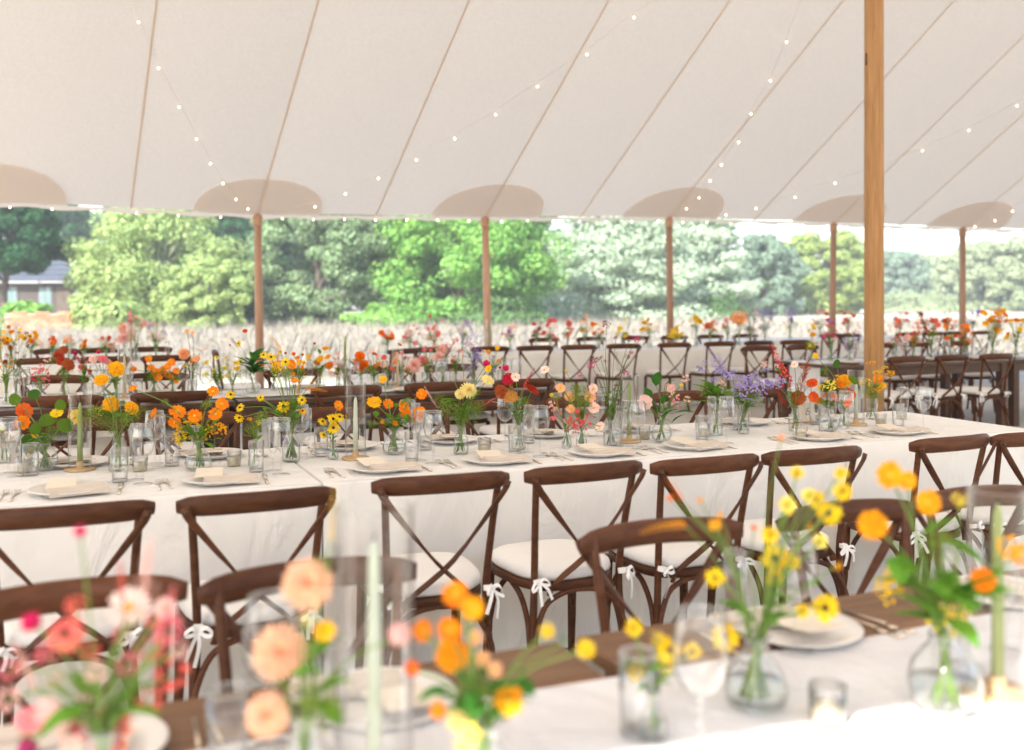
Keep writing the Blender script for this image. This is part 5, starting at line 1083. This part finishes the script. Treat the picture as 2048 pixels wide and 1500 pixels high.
bouquet(Cc(128), 'bottle', 'rust red zinnias with a cherry globe', [('zin', 'brick', 117, 712, 10), ('zin', 'rust', 135, 727, 11), ('zin', 'rust', 127, 700, 9), ('zin', 'brick', 122, 722, 9), ('pom', 'cerise', 149, 705, 4), ('zin', 'rust', 140, 733, 9), ('pom', 'cerise', 155, 716, 3)], [('dill', 125, 745, 10), ('dill', 140, 742, 8)], seed=43, leaves=4)
bouquet(Cc(207), 'bud', 'soft pink blooms behind the yellow zinnias', [('zin', 'pink', 205, 718, 10), ('zin', 'pale', 186, 719, 8), ('zin', 'pale', 215, 724, 9), ('pom', 'cerise', 197, 704, 4), ('zin', 'pink', 220, 742, 7)], [('dill', 205, 745, 8)], seed=44, leaves=4)
bouquet(Cc(308), 'bulb', 'leafy orange cosmos beside the left pale candle', [('cosmos', 'orange', 297, 718, 7), ('cosmos', 'orange', 343, 725, 8), ('cosmos', 'orange', 311, 745, 9), ('cosmos', 'orange', 326, 740, 8), ('cosmos', 'orange', 336, 733, 7), ('cosmos', 'orange', 352, 742, 7), ('cosmos', 'orange', 316, 755, 8), ('cosmos', 'orange', 266, 738, 7), ('cosmos', 'orange', 302, 735, 7)], [('big', 290, 745, 10), ('big', 282, 765, 9), ('big', 320, 765, 9), ('dill', 305, 755, 12)], seed=45, leaves=10, leafmat='leaf_dark')
bouquet(Cc(384), 'bottle', 'peach dahlia with orange sprays and bare twigs', [('dah', 'peach', 368, 708, 10), ('zin', 'peach', 392, 718, 8), ('zin', 'tan', 386, 722, 7), ('umb', 'lemon', 373, 734, 6), ('cosmos', 'peach', 374, 663, 5), ('cosmos', 'peach', 385, 666, 4), ('croc', 'peach', 422, 692, .6, 400, 705), ('croc', 'peach', 405, 690, .5, 398, 705)], [('dill', 390, 732, 8)], seed=46, leaves=4, stem='stem_dark')
bouquet(Cc(438), 'bud', 'little pale yellow daisies over fine leaves', [('rud', 'lemon', 413, 725, 5), ('rud', 'lemon', 433, 715, 5), ('rud', 'lemon', 450, 736, 5), ('rud', 'lemon', 445, 755, 4), ('rud', 'lemon', 412, 747, 5), ('rud', 'lemon', 428, 742, 5)], [('dill', 438, 745, 15), ('dill', 430, 758, 12)], seed=47, leaves=8, leafsize=.035)
bouquet(Cc(505), 'bulb', 'dark grassy blades with small daisies by the first pole', [('rud', 'yellow', 477, 687, 6), ('zin', 'redor', 490, 662, 5), ('rud', 'lemon', 480, 722, 5), ('croc', 'peach', 450, 672, .4, 470, 690), ('pom', 'rust', 460, 690, 2)], [('dill', 485, 745, 12), ('dill', 500, 730, 10)], seed=48, leaves=18, leafmat='leaf_dark', leafsize=.10)
bouquet(Cc(640), 'bottle', 'mustard and tangerine zinnias against the meadow', [('zin', 'gold', 651, 697, 7), ('zin', 'gold', 655, 714, 7), ('zin', 'gold', 640, 718, 7), ('zin', 'orange', 658, 731, 8), ('cosmos', 'gold', 617, 714, 6), ('zin', 'tan', 634, 725, 7), ('bell', 'coral', 668, 728, 6), ('bell', 'coral', 662, 746, 5)], [('big', 640, 708, 7)], seed=49, leaves=6)
bouquet(Cc(722), 'bud', 'stack of orange pompon blooms right of the slim green candle', [('dah', 'orange', 720, 712, 9), ('dah', 'orange', 715, 726, 9), ('dah', 'orange', 729, 729, 8), ('dah', 'orange', 718, 737, 8)], [('big', 706, 730, 7)], seed=50, leaves=5)
bouquet(Cc(775), 'bud', 'small coral daisies on spread stems', [('zin', 'coral', 749, 708, 6), ('zin', 'coral', 768, 715, 6), ('zin', 'peach', 790, 722, 8), ('zin', 'redor', 799, 690, 6), ('zin', 'peach', 766, 730, 6), ('zin', 'coral', 785, 737, 5)], [('dill', 776, 745, 9)], seed=51, leaves=6)
bouquet(Cc(822), 'bud', 'large pink dahlia low in a bud vase', [('dah', 'pale', 830, 731, 14), ('dah', 'pink', 846, 722, 10), ('zin', 'pale', 818, 738, 7), ('rud', 'gold', 812, 742, 5)], [('big', 822, 745, 8)], seed=52, leaves=6)
bouquet(Cc(885), 'bottle', 'airy pink sprays above two blush dahlias', [('dah', 'pale', 884, 700, 11), ('dah', 'pale', 878, 714, 10), ('feather', 'pink', 915, 675, .4, 895, 705), ('bell', 'pale', 850, 672, 6), ('bell', 'pale', 868, 676, 5), ('bell', 'pink', 910, 682, 7), ('pom', 'coral', 860, 632, 3), ('bell', 'pink', 895, 690, 6), ('pom', 'pale', 838, 668, 3)], [('dill', 880, 735, 8)], seed=53, leaves=4)
bouquet(Cc(946), 'bottle', 'lavender delphinium spires at the end of the second wooden table', [('spike', 'lav', 945, 635, .55, 938, 690), ('spike', 'lav', 918, 645, .5, 930, 695), ('spike', 'violet', 962, 680, .6, 950, 735), ('spike', 'lav', 953, 660, .6, 946, 720), ('umb', 'blush', 938, 690, 8), ('umb', 'blush', 970, 705, 8), ('umb', 'lav', 955, 715, 9), ('umb', 'lav', 940, 738, 7)], seed=54, leaves=5)

FILL = [(12, ['gold', 'rust'], 690, 740, 'rust and gold sprig at left end of second wooden table'), (168, ['coral', 'pink', 'brick'], 700, 745, 'loose coral sprig between rust zinnias and pink blooms'), (232, ['gold', 'orange'], 715, 755, 'low orange sprig left of the left pale candle'), (345, ['orange', 'gold'], 725, 765, 'small marigold sprig right of the leafy orange cosmos'), (465, ['lemon', 'yellow'], 715, 755, 'thin lemon sprig beside the sideways chair'), (548, ['yellow', 'gold', 'orange'], 700, 750, 'gold sprig just right of the first slim pole'), (598, ['orange', 'gold', 'redor'], 705, 750, 'tangerine sprig behind the tall black-eyed daisies'), (678, ['coral', 'pale', 'orange'], 705, 750, 'salmon sprig left of the slim green candle'), (748, ['orange', 'peach'], 700, 745, 'peach sprig right of the orange pompons'), (802, ['pink', 'coral'], 700, 745, 'rosy sprig left of the large pink dahlia'), (855, ['pale', 'blush', 'pink'], 690, 740, 'blush sprig right of the large pink dahlia'), (912, ['coral', 'lav'], 690, 740, 'coral and lilac sprig left of the delphinium'), (985, ['lav', 'blush', 'gold'], 690, 740, 'mixed sprig right of the delphinium')]
# far tables: looser bouquets
def rough_bouquet(x, v, z, pal, ytop, ybot, w, desc, n, seed, sizes=(5, 9), kinds=('zin', 'cosmos', 'dah', 'umb', 'bell'), vk='bottle', lf=5):
    rnd = random.Random(seed); hd = []
    n = int(n * 1.7) + 2; kinds = tuple(kinds) + ('umb', 'bell')
    for k in range(n):
        hd.append((rnd.choice(kinds), rnd.choice(pal), x + rnd.uniform(-w, w), rnd.uniform(ytop, ybot), rnd.uniform(*sizes)))
    bouquet(uv(u_at(x, v), v, z), vk, desc, hd, [('dill', x + rnd.uniform(-w, w) * .6, (ytop + ybot) / 2 + 14, 8)], seed=seed, leaves=lf, thin=1.1)
O_ = ['orange', 'gold', 'redor']; PK = ['pink', 'pale', 'coral', 'blush']; LV = ['lav', 'violet', 'lav', 'blush']; YL = ['yellow', 'lemon', 'gold']; RU = ['rust', 'brick', 'redor', 'coral']; PE = ['peach', 'orange', 'pale']
FAR = [(22, 11.6, YL + ['gold'], 650, 690, 22, 'far golden daisies at the left edge', 9), (62, 11.7, ['yellow', 'gold', 'orange'], 665, 692, 18, 'far yellow and orange mix above the verbena', 7), (104, 11.5, O_, 672, 695, 10, 'far tangerine pair left of the orange pompon', 5), (137, 11.7, ['orange'], 670, 684, 6, 'far single orange pompon bloom', 2), (168, 11.5, ['orange', 'redor'], 678, 696, 6, 'far pair of orange dahlias', 3), (212, 11.6, ['rust', 'tan', 'coral'], 672, 696, 16, 'far russet zinnias behind the peach bloom', 6), (250, 11.8, ['peach', 'pale'], 655, 690, 12, 'far large peach dahlia beside the glass cylinder', 3), (272, 11.9, ['pink', 'pale'], 625, 652, 22, 'far pink sprigs rising highest at left', 7), (312, 11.6, ['pale', 'blush', 'lav'], 645, 680, 24, 'far pale pink and lilac cloud before the meadow', 12),
       (775, 11.8, ['coral', 'orange'], 660, 690, 14, 'far coral sprig above the angled chair', 6), (820, 11.9, ['pink', 'pale'], 650, 688, 16, 'far pink tuft right of the angled chair', 7), (868, 11.8, ['blush', 'pink', 'coral'], 640, 680, 18, 'far airy rose sprigs left of the second pole', 9), (925, 11.9, ['lav', 'blush'], 640, 680, 16, 'far lilac sprigs left of the second pole', 8), (1020, 11.8, ['pale', 'lav'], 650, 682, 16, 'far mauve sprigs right beside the second pole', 7), (1135, 11.9, ['pale', 'coral'], 640, 672, 12, 'far blush sprigs between coral and apricot blooms', 5),
       (1072, 11.9, ['rust', 'brick', 'crimson'], 640, 672, 12, 'far brick red blooms right of the second pole', 6), (1100, 11.8, ['pink', 'coral'], 640, 685, 14, 'far coral pink cascade on the centre cream table', 9), (1170, 11.9, ['peach', 'gold'], 630, 665, 14, 'far apricot daisies on the centre cream table', 5), (1196, 11.8, ['gold', 'orange'], 648, 670, 12, 'far two gold cosmos beside green leaves', 4), (1243, 11.9, ['lemon', 'yellow'], 640, 672, 14, 'far green and lemon sprig on the centre cream table', 4), (1300, 11.9, ['yellow', 'gold'], 635, 660, 16, 'far yellow daisies left of the third pole', 6), (1350, 11.8, ['yellow', 'lemon', 'gold'], 650, 678, 14, 'far low yellow posy at the third pole', 9), (1392, 11.9, ['gold', 'yellow'], 630, 652, 10, 'far mustard spikes right of the third pole', 5), (1420, 11.8, ['coral', 'peach', 'orange'], 640, 662, 16, 'far coral and orange daisies right of the mustard spikes', 8), (1455, 11.9, ['pale', 'peach'], 632, 655, 10, 'far blush rose on the centre cream table', 3), (1478, 11.8, ['peach'], 632, 645, 10, 'far broad flat peach bloom', 3), (1502, 11.9, ['lav', 'blush'], 625, 665, 16, 'far lilac cloud on the centre cream table', 9), (1530, 11.9, ['violet', 'lav'], 620, 660, 14, 'far blue violet spires at the end of the centre cream table', 9)]
for i, (x, v, pal, y0, y1, w_, ds, n) in enumerate(FAR): rough_bouquet(x, v, Z0, pal, y0, y1, w_, ds, n, 100 + i, (2.6, 6) if 'large' not in ds and 'broad' not in ds else (9, 13), kinds=('umb', 'spike_') if False else ('zin', 'cosmos', 'dah', 'bell') if 'lilac' not in ds and 'violet' not in ds else ('umb', 'bell'))
RT = [(1622, 8.5, ['lemon', 'gold'], 650, 700, 10, 'leafy sprig with small gold flower at the end of the right-hand table', 4), (1662, 8.5, ['pink', 'lav', 'magenta'], 640, 690, 14, 'pink and mauve stocks left of the mast on the right-hand table', 8), (1700, 8.5, ['violet', 'lav', 'pale'], 650, 700, 14, 'violet blooms touching the left side of the mast', 9), (1790, 8.5, ['coral', 'pink', 'rust'], 640, 690, 14, 'coral stocks right of the mast', 8), (1826, 8.5, ['coral', 'pale', 'orange'], 645, 690, 14, 'salmon bouquet second right of the mast', 8), (1862, 8.4, ['rust', 'brick', 'coral'], 635, 680, 14, 'brick red zinnias on the right-hand table', 8), (1900, 8.5, ['orange', 'redor', 'rust'], 640, 690, 14, 'vermilion blooms on the right-hand table', 8), (1930, 8.4, ['orange', 'peach', 'redor'], 645, 690, 14, 'tangerine zinnias below the last pole', 8), (1985, 8.5, ['orange', 'gold', 'gold'], 618, 665, 26, 'big leafy marigold bouquet near the right edge', 14), (2032, 8.4, ['gold', 'orange', 'yellow'], 625, 680, 20, 'golden bouquet cut by the right edge', 10)]
for i, (x, v, pal, y0, y1, w_, ds, n) in enumerate(RT): rough_bouquet(x, v, Z0 + .006, pal, y0, y1, w_, ds, n, 200 + i, (3.2, 7), kinds=('zin', 'cosmos', 'bell', 'umb') if 'violet' not in ds else ('umb', 'bell'), lf=8)
FE = [(1580, 13.3, LV, 'farthest lilac haze left of the mast'), (1640, 13.4, PK, 'farthest pink tuft left of the mast'), (1695, 13.3, RU, 'farthest russet tuft touching the mast'), (1800, 13.3, PK, 'farthest pink tuft right of the mast'), (1850, 13.4, RU, 'farthest rust coloured flower tuft'), (1895, 13.3, PE, 'farthest peach coloured flower tuft'), (1945, 13.4, ['blush', 'lav'], 'farthest pale tuft by the last pole'), (2000, 13.3, O_, 'farthest orange coloured flower tuft')]
for i, (x, v, pal, ds) in enumerate(FE): rough_bouquet(x, v, Z0, pal, 622, 648, 14, ds, 7, 300 + i, (2.4, 4.6), lf=4)

for i, (x, pal, y0, y1, ds) in enumerate(FILL):
    vv = (CV0 + CV1) / 2 + (.12 if i % 2 else -.12); rough_bouquet(x, vv, Z0 + .006, pal, y0, y1, 15, ds, 5, 400 + i, (2.6, 5.5), vk='bud', lf=5)
    glass_item('wine' if i % 2 else 'flute', uv(u_at(x + 22, vv), vv, Z0 + .006), 'clear glass right of ' + ds, 'extra glasses on the second wooden table')

# ------------------------------------------------------------------ summer haze
hz, hn_, ho = newmat('summer_haze'); pv = N(hn_, 'ShaderNodeVolumePrincipled'); pv.inputs['Color'].default_value = (.93, .97, 1.0, 1); pv.inputs['Density'].default_value = HAZE; pv.inputs['Anisotropy'].default_value = 0.0
hn_.links.new(pv.outputs[0], ho.inputs['Volume'])
b = MB(); b.box((-220, -40, -1.0), (220, 240, 24)); tag(b.build('haze', hz, smooth=False), 'thin pale summer haze over the meadow and trees', 'haze', kind='stuff')
